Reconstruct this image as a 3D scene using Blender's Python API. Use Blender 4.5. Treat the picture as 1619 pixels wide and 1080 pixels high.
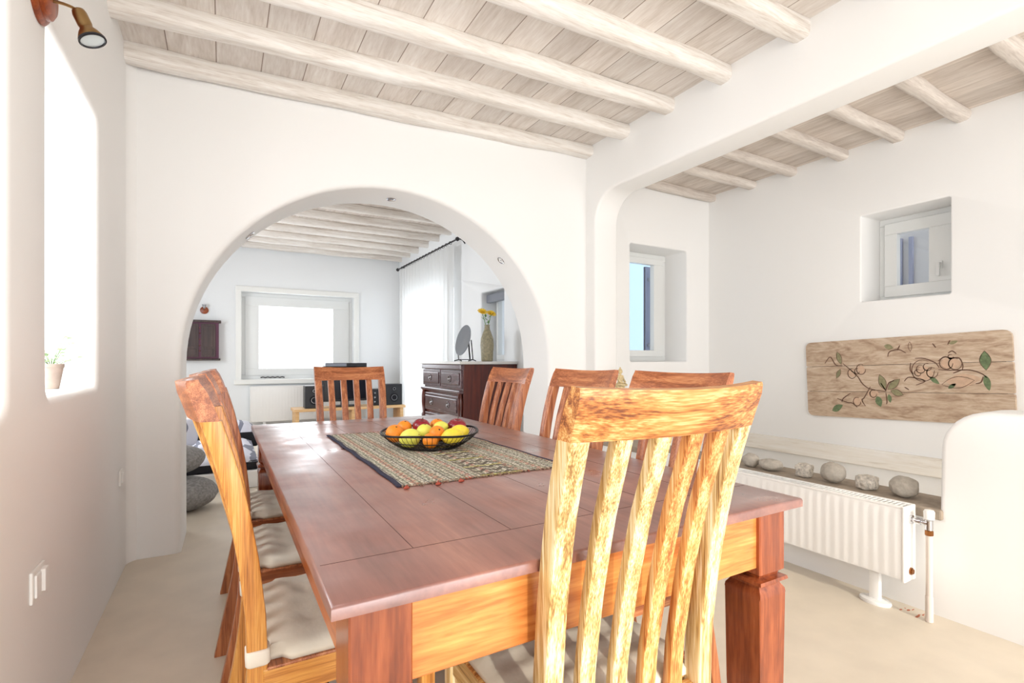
import bpy, bmesh, math, random
from mathutils import Vector, Matrix, noise
random.seed(7)
for o in list(bpy.data.objects): bpy.data.objects.remove(o)
C = bpy.context.scene.collection
S = bpy.context.scene
PI = math.pi
# ------------------------------------------------------------------ camera
H = 1.13
YAW = math.atan((809.5-352)/800)
cd = bpy.data.cameras.new('camera'); cam = bpy.data.objects.new('camera', cd); C.objects.link(cam)
cam.location = (0, 0, H); cam.rotation_euler = (PI/2, 0, -YAW)
cd.sensor_width = 36; cd.lens = 800/1619*36; cd.shift_y = 30/1619; cd.clip_start = .02
S.camera = cam
# ------------------------------------------------------------------ world, sun, area lights, exposure
S.view_settings.view_transform = 'Standard'; S.view_settings.look = 'None'
S.view_settings.gamma = 1; S.view_settings.use_curve_mapping = False
S.view_settings.exposure = 0.08
w = bpy.data.worlds.new('world'); S.world = w; w.use_nodes = True
w.node_tree.nodes['Background'].inputs[0].default_value = (.86, .93, 1, 1)
w.node_tree.nodes['Background'].inputs[1].default_value = 1.6
def area(name, loc, rot, sx, sy, power, col=(1, 1, 1)):
    l = bpy.data.lights.new(name, 'AREA'); l.shape = 'RECTANGLE'; l.size = sx; l.size_y = sy; l.energy = power; l.color = col
    o = bpy.data.objects.new(name, l); C.objects.link(o); o.location = loc; o.rotation_euler = rot; return o
area('rear_fill', (1.1, -2.55, 1.25), (PI/2, 0, 0), 2.4, 2.2, 98, (1, .985, .97))  # added lamp in an unseen opening behind the camera, fills the dining room
area('daylight_side_windows', (-.93, 1.3, 1.6), (0, -PI/2, 0), 1.1, .8, 22, (.95, .98, 1))
area('daylight_side_window_far', (-.93, 2.41, 1.6), (0, -PI/2, 0), 1.1, .7, 26, (.95, .98, 1))
area('daylight_terrace_door', (3.0, 7.35, 1.2), (0, PI/2, 0), 2.2, 2.1, 34, (.92, .96, 1))
area('daylight_far_window', (1.1, 9.25, 1.5), (-PI/2, 0, 0), 1.3, 1.1, 24, (.92, .96, 1))
area('lounge_left_fill', (-1.75, 6.2, 1.5), (0, -PI/2, 0), 1.2, 1.6, 66, (.93, .96, 1))  # lamp in an unseen opening of the left wall, brightens the lounge
area('alcove_rear_fill', (3.7, -2.55, 1.25), (PI/2, 0, 0), 1.1, 2.1, 40, (1, .985, .97))  # added lamp in an unseen opening at the alcove's rear end
sl = bpy.data.lights.new('sun', 'SUN'); sl.energy = 1.7; sl.angle = math.radians(1.2); sl.color = (1, .93, .8)
so = bpy.data.objects.new('sun', sl); C.objects.link(so)
so.rotation_euler = Vector((-.12, -1, .43)).normalized().to_track_quat('Z', 'Y').to_euler()

# ------------------------------------------------------------------ materials
def lin(c):
    return tuple(((v/255)/12.92 if v/255 <= .04045 else ((v/255+.055)/1.055)**2.4) for v in c)+(1,)
def newmat(name):
    m = bpy.data.materials.new(name); m.use_nodes = True
    return m, m.node_tree.nodes, m.node_tree.links, m.node_tree.nodes['Principled BSDF']
def plain(name, col, rough=.6, metal=0, bump=0, bscale=40, var=0, spec=.5, **kw):
    m, N, L, B = newmat(name)
    B.inputs['Base Color'].default_value = lin(col); B.inputs['Roughness'].default_value = rough
    B.inputs['Metallic'].default_value = metal; B.inputs['Specular IOR Level'].default_value = spec
    for k, v in kw.items(): B.inputs[k].default_value = v
    if bump or var:
        tc = N.new('ShaderNodeTexCoord'); n = N.new('ShaderNodeTexNoise'); n.inputs['Scale'].default_value = bscale
        n.inputs['Detail'].default_value = 5
        L.new(tc.outputs['Object'], n.inputs['Vector'])
        if bump:
            b = N.new('ShaderNodeBump'); b.inputs['Strength'].default_value = bump; b.inputs['Distance'].default_value = .01
            L.new(n.outputs['Fac'], b.inputs['Height']); L.new(b.outputs['Normal'], B.inputs['Normal'])
        if var:
            r = N.new('ShaderNodeValToRGB'); c = lin(col)
            r.color_ramp.elements[0].position = .3; r.color_ramp.elements[1].position = .7
            r.color_ramp.elements[0].color = tuple(x*(1-var) for x in c[:3])+(1,)
            r.color_ramp.elements[1].color = tuple(min(1, x*(1+var)) for x in c[:3])+(1,)
            L.new(n.outputs['Fac'], r.inputs['Fac']); L.new(r.outputs['Color'], B.inputs['Base Color'])
    return m
def wood(name, cols, axis=2, scale=1., rough=.4, bump=.25, stretch=14, knots=1.5, coat=0, fine=.35, along=1.1):
    """cols: list of (pos, rgb); the grain runs along axis"""
    m, N, L, B = newmat(name)
    tc = N.new('ShaderNodeTexCoord'); mp = N.new('ShaderNodeMapping'); oi = N.new('ShaderNodeObjectInfo')
    sc = [stretch*scale]*3; sc[axis] = scale*along
    mp.inputs['Scale'].default_value = sc
    L.new(tc.outputs['Object'], mp.inputs['Vector'])
    mu = N.new('ShaderNodeVectorMath'); mu.operation = 'SCALE'; mu.inputs[0].default_value = (17, 23, 31)
    L.new(oi.outputs['Random'], mu.inputs['Scale']); L.new(mu.outputs[0], mp.inputs['Location'])
    n = N.new('ShaderNodeTexNoise'); n.inputs['Scale'].default_value = 1; n.inputs['Detail'].default_value = 6
    n.inputs['Distortion'].default_value = knots; n.inputs['Roughness'].default_value = .6
    L.new(mp.outputs[0], n.inputs['Vector'])
    n2 = N.new('ShaderNodeTexNoise'); n2.inputs['Scale'].default_value = 9; n2.inputs['Detail'].default_value = 3
    L.new(mp.outputs[0], n2.inputs['Vector'])
    mx = N.new('ShaderNodeMath'); mx.operation = 'MULTIPLY_ADD'; mx.inputs[1].default_value = fine; 
    L.new(n2.outputs['Fac'], mx.inputs[0]); 
    sb = N.new('ShaderNodeMath'); sb.operation = 'SUBTRACT'; sb.inputs[1].default_value = fine*.5
    L.new(n.outputs['Fac'], sb.inputs[0]); L.new(sb.outputs[0], mx.inputs[2])
    r = N.new('ShaderNodeValToRGB'); el = r.color_ramp.elements
    while len(el) < len(cols): el.new(.5)
    for e, (p, c) in zip(el, cols): e.position = p; e.color = lin(c)
    L.new(mx.outputs[0], r.inputs['Fac']); L.new(r.outputs['Color'], B.inputs['Base Color'])
    b = N.new('ShaderNodeBump'); b.inputs['Strength'].default_value = bump; b.inputs['Distance'].default_value = .002
    L.new(mx.outputs[0], b.inputs['Height']); L.new(b.outputs['Normal'], B.inputs['Normal'])
    B.inputs['Roughness'].default_value = rough; B.inputs['Coat Weight'].default_value = coat; B.inputs['Coat Roughness'].default_value = .15
    return m
M = {}
M['plaster'] = plain('white_plaster', (243, 242, 240), .75, bump=.12, bscale=3)
M['plaster_cool'] = plain('white_plaster_cool', (238, 240, 241), .75, bump=.12, bscale=3)
M['paint'] = plain('white_paint', (240, 240, 236), .35)
M['metalwhite'] = plain('white_enamel', (244, 243, 240), .3)
M['pvc'] = plain('white_window_frame', (228, 229, 227), .3)
M['concrete'] = plain('polished_screed', (218, 206, 188), .4, bump=.03, bscale=6, var=.05)
M['slate'] = plain('brown_slate', (158, 144, 128), .8, bump=.3, bscale=30, var=.15)
M['stone'] = plain('grey_pebble', (176, 168, 156), .8, bump=.4, bscale=60, var=.12)
M['coral'] = plain('rough_pale_stone', (200, 192, 180), .9, bump=1, bscale=70, var=.35)
M['black'] = plain('black_plastic', (22, 22, 28), .4)
M['blackcloth'] = plain('black_fabric', (18, 18, 26), .8)
M['chrome'] = plain('chrome', (205, 205, 208), .15, 1)
M['silver'] = plain('brushed_silver', (175, 175, 178), .25, 1)
M['brass'] = plain('antique_brass', (160, 130, 88), .35, 1)
M['bronze'] = plain('bronze_fitting', (150, 100, 60), .35, 1)
M['darkmetal'] = plain('black_iron', (40, 36, 38), .4, .7)
M['cushion'] = plain('cream_cotton', (232, 224, 208), .9, bump=.5, bscale=14, var=.05)
M['tie'] = plain('cream_tie', (240, 232, 218), .9)
M['curtain'] = None
M['mirror'] = plain('aged_silver_mirror', (138, 140, 146), .12, 1)
M['lampglass'] = plain('lamp_reflector', (225, 235, 240), .15, .4)
M['buddha'] = plain('weathered_gilt', (214, 192, 146), .5, .0, bump=.5, bscale=60, var=.25)
M['orange'] = plain('orange_peel', (243, 140, 28), .45, bump=.25, bscale=160, var=.12)
M['lemon'] = plain('lemon_peel', (240, 214, 62), .45, bump=.25, bscale=120, var=.08)
M['greenlemon'] = plain('pale_green_peel', (226, 224, 96), .45, bump=.2, bscale=14, var=.15)
M['apple'] = plain('red_apple_skin', (140, 26, 40), .25, bscale=12, var=.4)
M['stem'] = plain('brown_stem', (80, 60, 36), .8)
M['leafgreen'] = plain('leaf_green', (96, 140, 66), .6)
M['palegreen'] = plain('pale_leaf_green', (172, 200, 140), .6)
M['yellow'] = plain('yellow_petals', (253, 218, 70), .6)
M['vase'] = plain('mottled_olive_glaze', (142, 134, 108), .45, bump=.4, bscale=45, var=.3)
M['pot'] = plain('beige_clay', (190, 172, 160), .8, var=.1, bscale=20)
M['marble'] = plain('white_stone_top', (214, 212, 208), .25, var=.06, bscale=8)
M['tvgrey'] = plain('grey_plastic', (120, 124, 134), .35)
M['screen'] = plain('dark_screen', (28, 30, 38), .1)
M['shutter'] = plain('blue_grey_shutter', (124, 132, 158), .6)
M['viewgrey'] = plain('grey_view_panel', (184, 184, 186), .6)
M['sky_sheet'] = plain('pale_blue_sky', (168, 196, 222), .8)
M['dirt'] = plain('rust_mark', (190, 110, 80), .8)
M['cabpurple'] = plain('plum_painted_wood', (86, 36, 62), .5)
M['pillowwhite'] = plain('white_linen', (228, 230, 236), .9, bump=.2, bscale=8)
def glass_mat():
    m, N, L, B = newmat('clear_glass')
    out = N['Material Output']; t = N.new('ShaderNodeBsdfTransparent'); g = N.new('ShaderNodeBsdfGlossy'); g.inputs['Roughness'].default_value = .02
    mx = N.new('ShaderNodeMixShader'); mx.inputs[0].default_value = .06
    L.new(t.outputs[0], mx.inputs[1]); L.new(g.outputs[0], mx.inputs[2]); L.new(mx.outputs[0], out.inputs['Surface'])
    return m
M['glass'] = glass_mat()
def curtain_mat():
    m, N, L, B = newmat('sheer_white_curtain')
    out = N['Material Output']; d = N.new('ShaderNodeBsdfDiffuse'); t = N.new('ShaderNodeBsdfTranslucent'); tr = N.new('ShaderNodeBsdfTransparent')
    d.inputs[0].default_value = (.85, .85, .84, 1); t.inputs[0].default_value = (.85, .86, .86, 1)
    a = N.new('ShaderNodeMixShader'); a.inputs[0].default_value = .5; b = N.new('ShaderNodeMixShader'); b.inputs[0].default_value = .12
    L.new(d.outputs[0], a.inputs[1]); L.new(t.outputs[0], a.inputs[2]); L.new(a.outputs[0], b.inputs[1]); L.new(tr.outputs[0], b.inputs[2])
    L.new(b.outputs[0], out.inputs['Surface']); return m
M['curtain'] = curtain_mat()
TEAK = [(.25, (116, 62, 38)), (.42, (158, 90, 54)), (.55, (186, 114, 72)), (.72, (212, 148, 100))]
M['teak_z'] = wood('oiled_teak_upright', TEAK, 2, 1.6, .3, knots=.15, stretch=36, fine=.6, along=.7)
M['teak_x'] = wood('oiled_teak_across', TEAK, 0, 1.6, .3, knots=.5, stretch=30, fine=.6, along=1.3)
M['teak_y'] = wood('oiled_teak_deep', TEAK, 1, 1.6, .3, knots=.15, stretch=36, fine=.6, along=.7)
HON = [(.30, (150, 110, 62)), (.42, (204, 164, 100)), (.52, (226, 198, 142)), (.66, (242, 228, 194))]  # paler, yellower teak tones used on the near chair
M['honey_z'] = wood('honey_teak_upright', HON, 2, 1.5, .4, knots=.15, fine=.8, stretch=42, along=.7)
M['honey_x'] = wood('honey_teak_across', [(.30, (118, 62, 30)), (.42, (176, 106, 50)), (.55, (208, 146, 78)), (.74, (236, 202, 140))], 0, 1.5, .4, knots=.9, fine=.7, stretch=24, along=1.1)
M['honey_y'] = wood('honey_teak_deep', HON, 1, 1.5, .4, knots=1.0)
SUNLIT_TEAK = [(.25, (160, 96, 44)), (.42, (206, 136, 66)), (.55, (228, 164, 84)), (.72, (244, 196, 120))]  # sunlight on the nearest left chair, put into the wood colour
for ax_, nm_ in ((2, 'gold_z'), (1, 'gold_y')): M[nm_] = wood('sunlit_oiled_teak_' + ('upright' if ax_ == 2 else 'deep'), SUNLIT_TEAK, ax_, 1.6, .3, knots=.15, stretch=36, fine=.6, along=.7)
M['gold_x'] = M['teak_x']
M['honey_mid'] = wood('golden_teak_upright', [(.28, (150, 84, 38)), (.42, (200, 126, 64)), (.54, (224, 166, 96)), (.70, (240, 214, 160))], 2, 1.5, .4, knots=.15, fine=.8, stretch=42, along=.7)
TAB = [(.25, (110, 66, 58)), (.45, (134, 84, 74)), (.6, (150, 98, 84)), (.78, (174, 122, 102))]
M['tablewood_z'] = wood('stained_table_leg_wood', [(.25, (96, 42, 24)), (.45, (138, 68, 38)), (.6, (166, 88, 50)), (.8, (198, 116, 70))], 2, 1.2, .25, knots=.8, coat=.3)
M['tableapron_x'] = wood('sunlit_stained_apron_wood', [(.25, (158, 84, 40)), (.42, (196, 118, 58)), (.58, (218, 148, 80)), (.78, (238, 184, 112))], 0, 1.2, .3, knots=1.2, coat=.2)  # sunlight on the front apron is put into these yellower tones
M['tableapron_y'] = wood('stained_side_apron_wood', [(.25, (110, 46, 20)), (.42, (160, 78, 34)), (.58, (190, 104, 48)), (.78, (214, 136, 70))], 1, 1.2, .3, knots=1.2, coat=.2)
def tabletop_mat():
    m = wood('stained_tabletop_wood', TAB, 1, .9, .3, bump=.02, knots=.5, coat=1.0, stretch=12)
    N = m.node_tree.nodes; L = m.node_tree.links; B = N['Principled BSDF']
    # worn, uneven polish
    tc = N.new('ShaderNodeTexCoord'); n = N.new('ShaderNodeTexNoise'); n.inputs['Scale'].default_value = 5; n.inputs['Detail'].default_value = 6
    L.new(tc.outputs['Object'], n.inputs['Vector'])
    mr = N.new('ShaderNodeMapRange'); mr.inputs['From Min'].default_value = .3; mr.inputs['From Max'].default_value = .7
    mr.inputs['To Min'].default_value = .26; mr.inputs['To Max'].default_value = .5
    L.new(n.outputs['Fac'], mr.inputs['Value']); L.new(mr.outputs[0], B.inputs['Roughness']); L.new(mr.outputs[0], B.inputs['Coat Roughness'])
    B.inputs['IOR'].default_value = 1.6; B.inputs['Coat IOR'].default_value = 1.6
    return m
M['tabletop'] = tabletop_mat()
M['dresser'] = wood('dark_mahogany', [(.3, (56, 18, 12)), (.6, (88, 32, 20)), (.8, (112, 46, 28))], 2, 1, .3, coat=.2)
M['dresserfront'] = wood('dark_carved_mahogany', [(.3, (66, 44, 48)), (.6, (92, 66, 70)), (.8, (120, 92, 94))], 1, 1, .25, coat=.4)
M['cabinet'] = wood('dark_walnut', [(.3, (44, 30, 30)), (.6, (74, 56, 52)), (.8, (96, 76, 70))], 2, 1, .5)
M['pine'] = wood('pine', [(.3, (206, 160, 106)), (.6, (226, 186, 134)), (.8, (236, 204, 158))], 0, .8, .5)
M['redwood'] = wood('reddish_wood', [(.3, (120, 50, 20)), (.6, (160, 78, 34)), (.8, (184, 100, 50))], 2, 2, .35)
WW = [(.3, (214, 204, 194)), (.45, (232, 225, 217)), (.6, (242, 237, 231)), (.8, (248, 245, 241))]
M['beam'] = wood('whitewashed_beam', WW, 0, 1.3, .75, bump=.8, stretch=16, knots=1.2, fine=.5)
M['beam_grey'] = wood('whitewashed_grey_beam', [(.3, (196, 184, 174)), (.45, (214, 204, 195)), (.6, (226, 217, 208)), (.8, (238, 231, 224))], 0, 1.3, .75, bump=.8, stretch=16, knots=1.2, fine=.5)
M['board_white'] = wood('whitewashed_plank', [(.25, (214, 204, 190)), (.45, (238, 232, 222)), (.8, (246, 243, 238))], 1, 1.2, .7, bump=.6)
def planks_mat(name, cols, seam, pitch, off, seams=True):
    m = wood(name, cols, 1, 1.1, .75, bump=.5, stretch=9, knots=1.2, fine=.5)
    if not seams: return m
    N = m.node_tree.nodes; L = m.node_tree.links; B = N['Principled BSDF']
    tc = N.new('ShaderNodeTexCoord'); sx = N.new('ShaderNodeSeparateXYZ'); L.new(tc.outputs['Object'], sx.inputs[0])
    a = N.new('ShaderNodeMath'); a.operation = 'ADD'; a.inputs[1].default_value = off; L.new(sx.outputs[0], a.inputs[0])
    d = N.new('ShaderNodeMath'); d.operation = 'DIVIDE'; d.inputs[1].default_value = pitch; L.new(a.outputs[0], d.inputs[0])
    fr = N.new('ShaderNodeMath'); fr.operation = 'FRACT'; L.new(d.outputs[0], fr.inputs[0])
    r = N.new('ShaderNodeValToRGB'); el = r.color_ramp.elements
    el[0].position = 0; el[0].color = (1, 1, 1, 1); el[1].position = .022; el[1].color = (0, 0, 0, 1)
    r.color_ramp.interpolation = 'CONSTANT'; L.new(fr.outputs[0], r.inputs['Fac'])
    src = B.inputs['Base Color'].links[0].from_socket
    # each plank its own tone
    fl = N.new('ShaderNodeMath'); fl.operation = 'FLOOR'; L.new(d.outputs[0], fl.inputs[0])
    wn = N.new('ShaderNodeTexWhiteNoise'); wn.noise_dimensions = '1D'; L.new(fl.outputs[0], wn.inputs['W'])
    mr = N.new('ShaderNodeMapRange'); mr.inputs['To Min'].default_value = .9; mr.inputs['To Max'].default_value = 1.05; L.new(wn.outputs['Value'], mr.inputs['Value'])
    vm = N.new('ShaderNodeVectorMath'); vm.operation = 'SCALE'; L.new(src, vm.inputs[0]); L.new(mr.outputs[0], vm.inputs['Scale'])
    mx = N.new('ShaderNodeMixRGB'); L.new(r.outputs[0], mx.inputs['Fac']); L.new(vm.outputs[0], mx.inputs[1]); mx.inputs[2].default_value = lin(seam)
    L.new(mx.outputs[0], B.inputs['Base Color']); return m
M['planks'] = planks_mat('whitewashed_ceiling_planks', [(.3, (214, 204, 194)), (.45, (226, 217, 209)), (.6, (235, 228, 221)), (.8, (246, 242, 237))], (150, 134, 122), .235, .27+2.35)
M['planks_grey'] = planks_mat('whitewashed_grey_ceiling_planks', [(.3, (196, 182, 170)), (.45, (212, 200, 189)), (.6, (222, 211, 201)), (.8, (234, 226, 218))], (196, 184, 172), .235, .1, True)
def runner_mat():
    m, N, L, B = newmat('woven_runner')
    tc = N.new('ShaderNodeTexCoord'); sx = N.new('ShaderNodeSeparateXYZ'); L.new(tc.outputs['Object'], sx.inputs[0])
    def math_(op, a, b=None, c=None):
        n = N.new('ShaderNodeMath'); n.operation = op
        for i, v in enumerate((a, b, c)):
            if v is None: continue
            if isinstance(v, (int, float)): n.inputs[i].default_value = v
            else: L.new(v, n.inputs[i])
        return n.outputs[0]
    X = math_('ADD', sx.outputs[0], .28); Y = sx.outputs[1]
    # bands across the width: cream ground, green, dark and brick stripes
    per = math_('FRACT', math_('DIVIDE', X, .07))
    r = N.new('ShaderNodeValToRGB'); r.color_ramp.interpolation = 'CONSTANT'; el = r.color_ramp.elements
    bands = [(0, (212, 206, 190)), (.16, (120, 116, 112)), (.22, (200, 196, 178)), (.36, (156, 162, 142)), (.44, (214, 206, 186)), (.62, (104, 102, 102)), (.67, (200, 192, 168)), (.84, (146, 152, 132)), (.92, (210, 202, 182))]
    while len(el) < len(bands): el.new(.5)
    for e, (p, c) in zip(el, bands): e.position = p; e.color = lin(c)
    L.new(per, r.inputs['Fac'])
    # woven specks
    wv = N.new('ShaderNodeTexVoronoi'); wv.inputs['Scale'].default_value = 130; L.new(tc.outputs['Object'], wv.inputs['Vector'])
    sp = math_('GREATER_THAN', wv.outputs['Distance'], .5)
    mx = N.new('ShaderNodeMixRGB'); L.new(math_('MULTIPLY', sp, .7), mx.inputs[0]); L.new(r.outputs[0], mx.inputs[1]); mx.inputs[2].default_value = lin((84, 74, 62))
    # zigzag brick/pink figures in some bands
    tri = math_('PINGPONG', math_('ADD', Y, 3), .018)
    d1 = math_('ABSOLUTE', math_('SUBTRACT', math_('PINGPONG', X, .085), math_('ADD', tri, .038)))
    zz = math_('LESS_THAN', d1, .006)
    mx2 = N.new('ShaderNodeMixRGB'); L.new(math_('MULTIPLY', zz, .42), mx2.inputs[0]); L.new(mx.outputs[0], mx2.inputs[1]); mx2.inputs[2].default_value = lin((196, 108, 88))
    # middle third: larger dark and lime motifs
    mid = math_('MULTIPLY', math_('LESS_THAN', math_('ABSOLUTE', math_('SUBTRACT', X, .32)), .07), math_('GREATER_THAN', math_('FRACT', math_('DIVIDE', math_('ADD', math_('ADD', Y, 3), math_('PINGPONG', X, .03)), .05)), .62))
    mx3 = N.new('ShaderNodeMixRGB'); L.new(math_('MULTIPLY', mid, .8), mx3.inputs[0]); L.new(mx2.outputs[0], mx3.inputs[1]); mx3.inputs[2].default_value = lin((70, 56, 46))
    mid2 = math_('MULTIPLY', math_('LESS_THAN', math_('ABSOLUTE', math_('SUBTRACT', X, .32)), .07), math_('GREATER_THAN', math_('FRACT', math_('DIVIDE', math_('ADD', Y, 3), .13)), .9))
    mx4 = N.new('ShaderNodeMixRGB'); L.new(math_('MULTIPLY', mid2, .5), mx4.inputs[0]); L.new(mx3.outputs[0], mx4.inputs[1]); mx4.inputs[2].default_value = lin((196, 190, 80))
    L.new(mx4.outputs[0], B.inputs['Base Color']); B.inputs['Roughness'].default_value = .95
    b = N.new('ShaderNodeBump'); b.inputs['Strength'].default_value = .5; b.inputs['Distance'].default_value = .002
    L.new(wv.outputs['Distance'], b.inputs['Height']); L.new(b.outputs[0], B.inputs['Normal'])
    return m
M['runner'] = runner_mat()
M['navy'] = plain('navy_edging', (44, 44, 66), .95, bump=.3, bscale=80)
M['brick'] = plain('brick_red_fringe', (176, 84, 66), .95)
M['fringe'] = plain('tan_fringe', (150, 124, 104), .95)
def stripe_mat(name, base, dark, axis, pitch, width, warp):
    m, N, L, B = newmat(name)
    tc = N.new('ShaderNodeTexCoord'); n = N.new('ShaderNodeTexNoise'); n.inputs['Scale'].default_value = 2.2
    L.new(tc.outputs['Object'], n.inputs['Vector'])
    sx = N.new('ShaderNodeSeparateXYZ'); L.new(tc.outputs['Object'], sx.inputs[0])
    a = N.new('ShaderNodeMath'); a.operation = 'MULTIPLY_ADD'; a.inputs[1].default_value = warp; L.new(n.outputs['Fac'], a.inputs[0]); L.new(sx.outputs[axis], a.inputs[2])
    d = N.new('ShaderNodeMath'); d.operation = 'DIVIDE'; d.inputs[1].default_value = pitch; L.new(a.outputs[0], d.inputs[0])
    f = N.new('ShaderNodeMath'); f.operation = 'FRACT'; L.new(d.outputs[0], f.inputs[0])
    g = N.new('ShaderNodeMath'); g.operation = 'LESS_THAN'; g.inputs[1].default_value = width; L.new(f.outputs[0], g.inputs[0])
    mx = N.new('ShaderNodeMixRGB'); L.new(g.outputs[0], mx.inputs[0]); mx.inputs[1].default_value = lin(base); mx.inputs[2].default_value = lin(dark)
    L.new(mx.outputs[0], B.inputs['Base Color']); B.inputs['Roughness'].default_value = .9; return m
M['stripe'] = stripe_mat('striped_blanket', (216, 216, 226), (126, 128, 142), 0, .16, .3, .25)
M['pebblecloth'] = plain('pebble_print_wool', (146, 144, 142), .95, bump=.5, bscale=60, var=.28)
M['boardwood'] = wood('aged_painted_board', [(.25, (150, 122, 100)), (.42, (180, 154, 130)), (.55, (197, 174, 150)), (.72, (212, 193, 172))], 0, 2.6, .7, bump=.6, stretch=4.5, knots=2.2, fine=.35)
M['vine'] = plain('brown_paint', (104, 74, 58), .7)
M['leafpaint'] = plain('faded_green_paint', (104, 120, 84), .7, bscale=50, var=.3)
M['leafpaint2'] = plain('faded_olive_paint', (140, 134, 100), .7, bscale=50, var=.2)
M['blossompaint'] = plain('faded_pink_paint', (200, 168, 142), .7, bscale=40, var=.1)

# ------------------------------------------------------------------ mesh helpers
def tag(o, label=None, cat=None, group=None, kind=None):
    if label: o['label'] = label
    if cat: o['category'] = cat
    if group: o['group'] = group
    if kind: o['kind'] = kind
    return o
def obj(name, bm, mats, parent=None, smooth=None, loc=None):
    me = bpy.data.meshes.new(name)
    bmesh.ops.recalc_face_normals(bm, faces=bm.faces)
    bm.to_mesh(me); bm.free()
    for m in (mats if isinstance(mats, (list, tuple)) else [mats]): me.materials.append(M[m] if isinstance(m, str) else m)
    o = bpy.data.objects.new(name, me); C.objects.link(o)
    if parent: o.parent = parent
    if loc: o.location = loc
    if smooth is not None:
        for p in me.polygons: p.use_smooth = True
        if smooth < 179:
            me.shade_smooth() if hasattr(me, 'shade_smooth') else None
            ang = math.radians(smooth)
            b2 = bmesh.new(); b2.from_mesh(me)
            for e in b2.edges:
                e.smooth = not (len(e.link_faces) == 2 and e.calc_face_angle(0) > ang)
            b2.to_mesh(me); b2.free()
    return o
def thing(name, label, cat, loc=(0, 0, 0), rz=0, group=None):
    o = bpy.data.objects.new(name, None); C.objects.link(o); o.empty_display_size = .1
    o.location = loc; o.rotation_euler = (0, 0, rz)
    return tag(o, label, cat, group)
def copy_tree(o, parent=None):
    c = o.copy(); C.objects.link(c)
    if parent: c.parent = parent
    for ch in list(o.children): copy_tree(ch, c)
    return c
def box(bm, x0, x1, y0, y1, z0, z1, bev=0, seg=2, mi=0, mat=None):
    r = bmesh.ops.create_cube(bm, size=1)
    vs = r['verts']
    for v in vs:
        v.co = Vector(((x0+x1)/2+v.co.x*(x1-x0), (y0+y1)/2+v.co.y*(y1-y0), (z0+z1)/2+v.co.z*(z1-z0)))
    if mat is not None: bmesh.ops.transform(bm, matrix=mat, verts=vs)
    fs = set(f for v in vs for f in v.link_faces)
    if bev:
        es = set(e for v in vs for e in v.link_edges)
        rr = bmesh.ops.bevel(bm, geom=list(es), offset=bev, segments=seg, profile=.5, affect='EDGES')
        fs = set(rr['faces']) | set(f for f in fs if f.is_valid)
    for f in fs:
        if f.is_valid: f.material_index = mi
def bxo(name, dims, mat, parent=None, bev=0, smooth=None, seg=2):
    bm = bmesh.new(); box(bm, *dims, bev=bev, seg=seg); return obj(name, bm, mat, parent, smooth)
def loft(bm, rings, cap=True, closed=False, mi=0):
    R = [[bm.verts.new(p) for p in r] for r in rings]; n = len(R[0])
    seq = list(zip(R, R[1:])) + ([(R[-1], R[0])] if closed else [])
    for a, b in seq:
        for i in range(n):
            f = bm.faces.new((a[i], a[(i+1) % n], b[(i+1) % n], b[i])); f.material_index = mi
    if cap and not closed:
        for r in (R[0], R[-1]):
            try: bm.faces.new(r).material_index = mi
            except ValueError: pass
    return R
def tube(bm, pts, r, n=10, mi=0, closed=False, cap=True):
    pts = [Vector(p) for p in pts]; rad = r if isinstance(r, (list, tuple)) else [r]*len(pts)
    rings = []; prev = None
    for i, p in enumerate(pts):
        if closed: t = pts[(i+1) % len(pts)]-pts[i-1]
        else: t = pts[min(i+1, len(pts)-1)]-pts[max(i-1, 0)]
        t.normalize()
        if prev is None:
            u = Vector((0, 0, 1)) if abs(t.z) < .9 else Vector((1, 0, 0))
        else: u = prev
        u = (u-t*u.dot(t)).normalized(); v = t.cross(u); prev = u
        rings.append([p+(u*math.cos(2*PI*k/n)+v*math.sin(2*PI*k/n))*rad[i] for k in range(n)])
    loft(bm, rings, cap, closed, mi)
def lathe(bm, prof, n=32, c=(0, 0, 0), mi=0, sx=1, sy=1, mat=None):
    rings = []
    for r, z in prof:
        rings.append([Vector((c[0]+r*sx*math.cos(2*PI*k/n), c[1]+r*sy*math.sin(2*PI*k/n), c[2]+z)) for k in range(n)])
    if mat is not None: rings = [[mat @ p for p in r] for r in rings]
    loft(bm, rings, True, False, mi)
def rrect(w, d, r, k=3):
    """rounded rectangle ring in (a, b)"""
    out = []
    for cx, cy, a0 in ((w/2-r, d/2-r, 0), (-w/2+r, d/2-r, 90), (-w/2+r, -d/2+r, 180), (w/2-r, -d/2+r, 270)):
        for i in range(k+1):
            a = math.radians(a0+90*i/k); out.append((cx+r*math.cos(a), cy+r*math.sin(a)))
    return out
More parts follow.
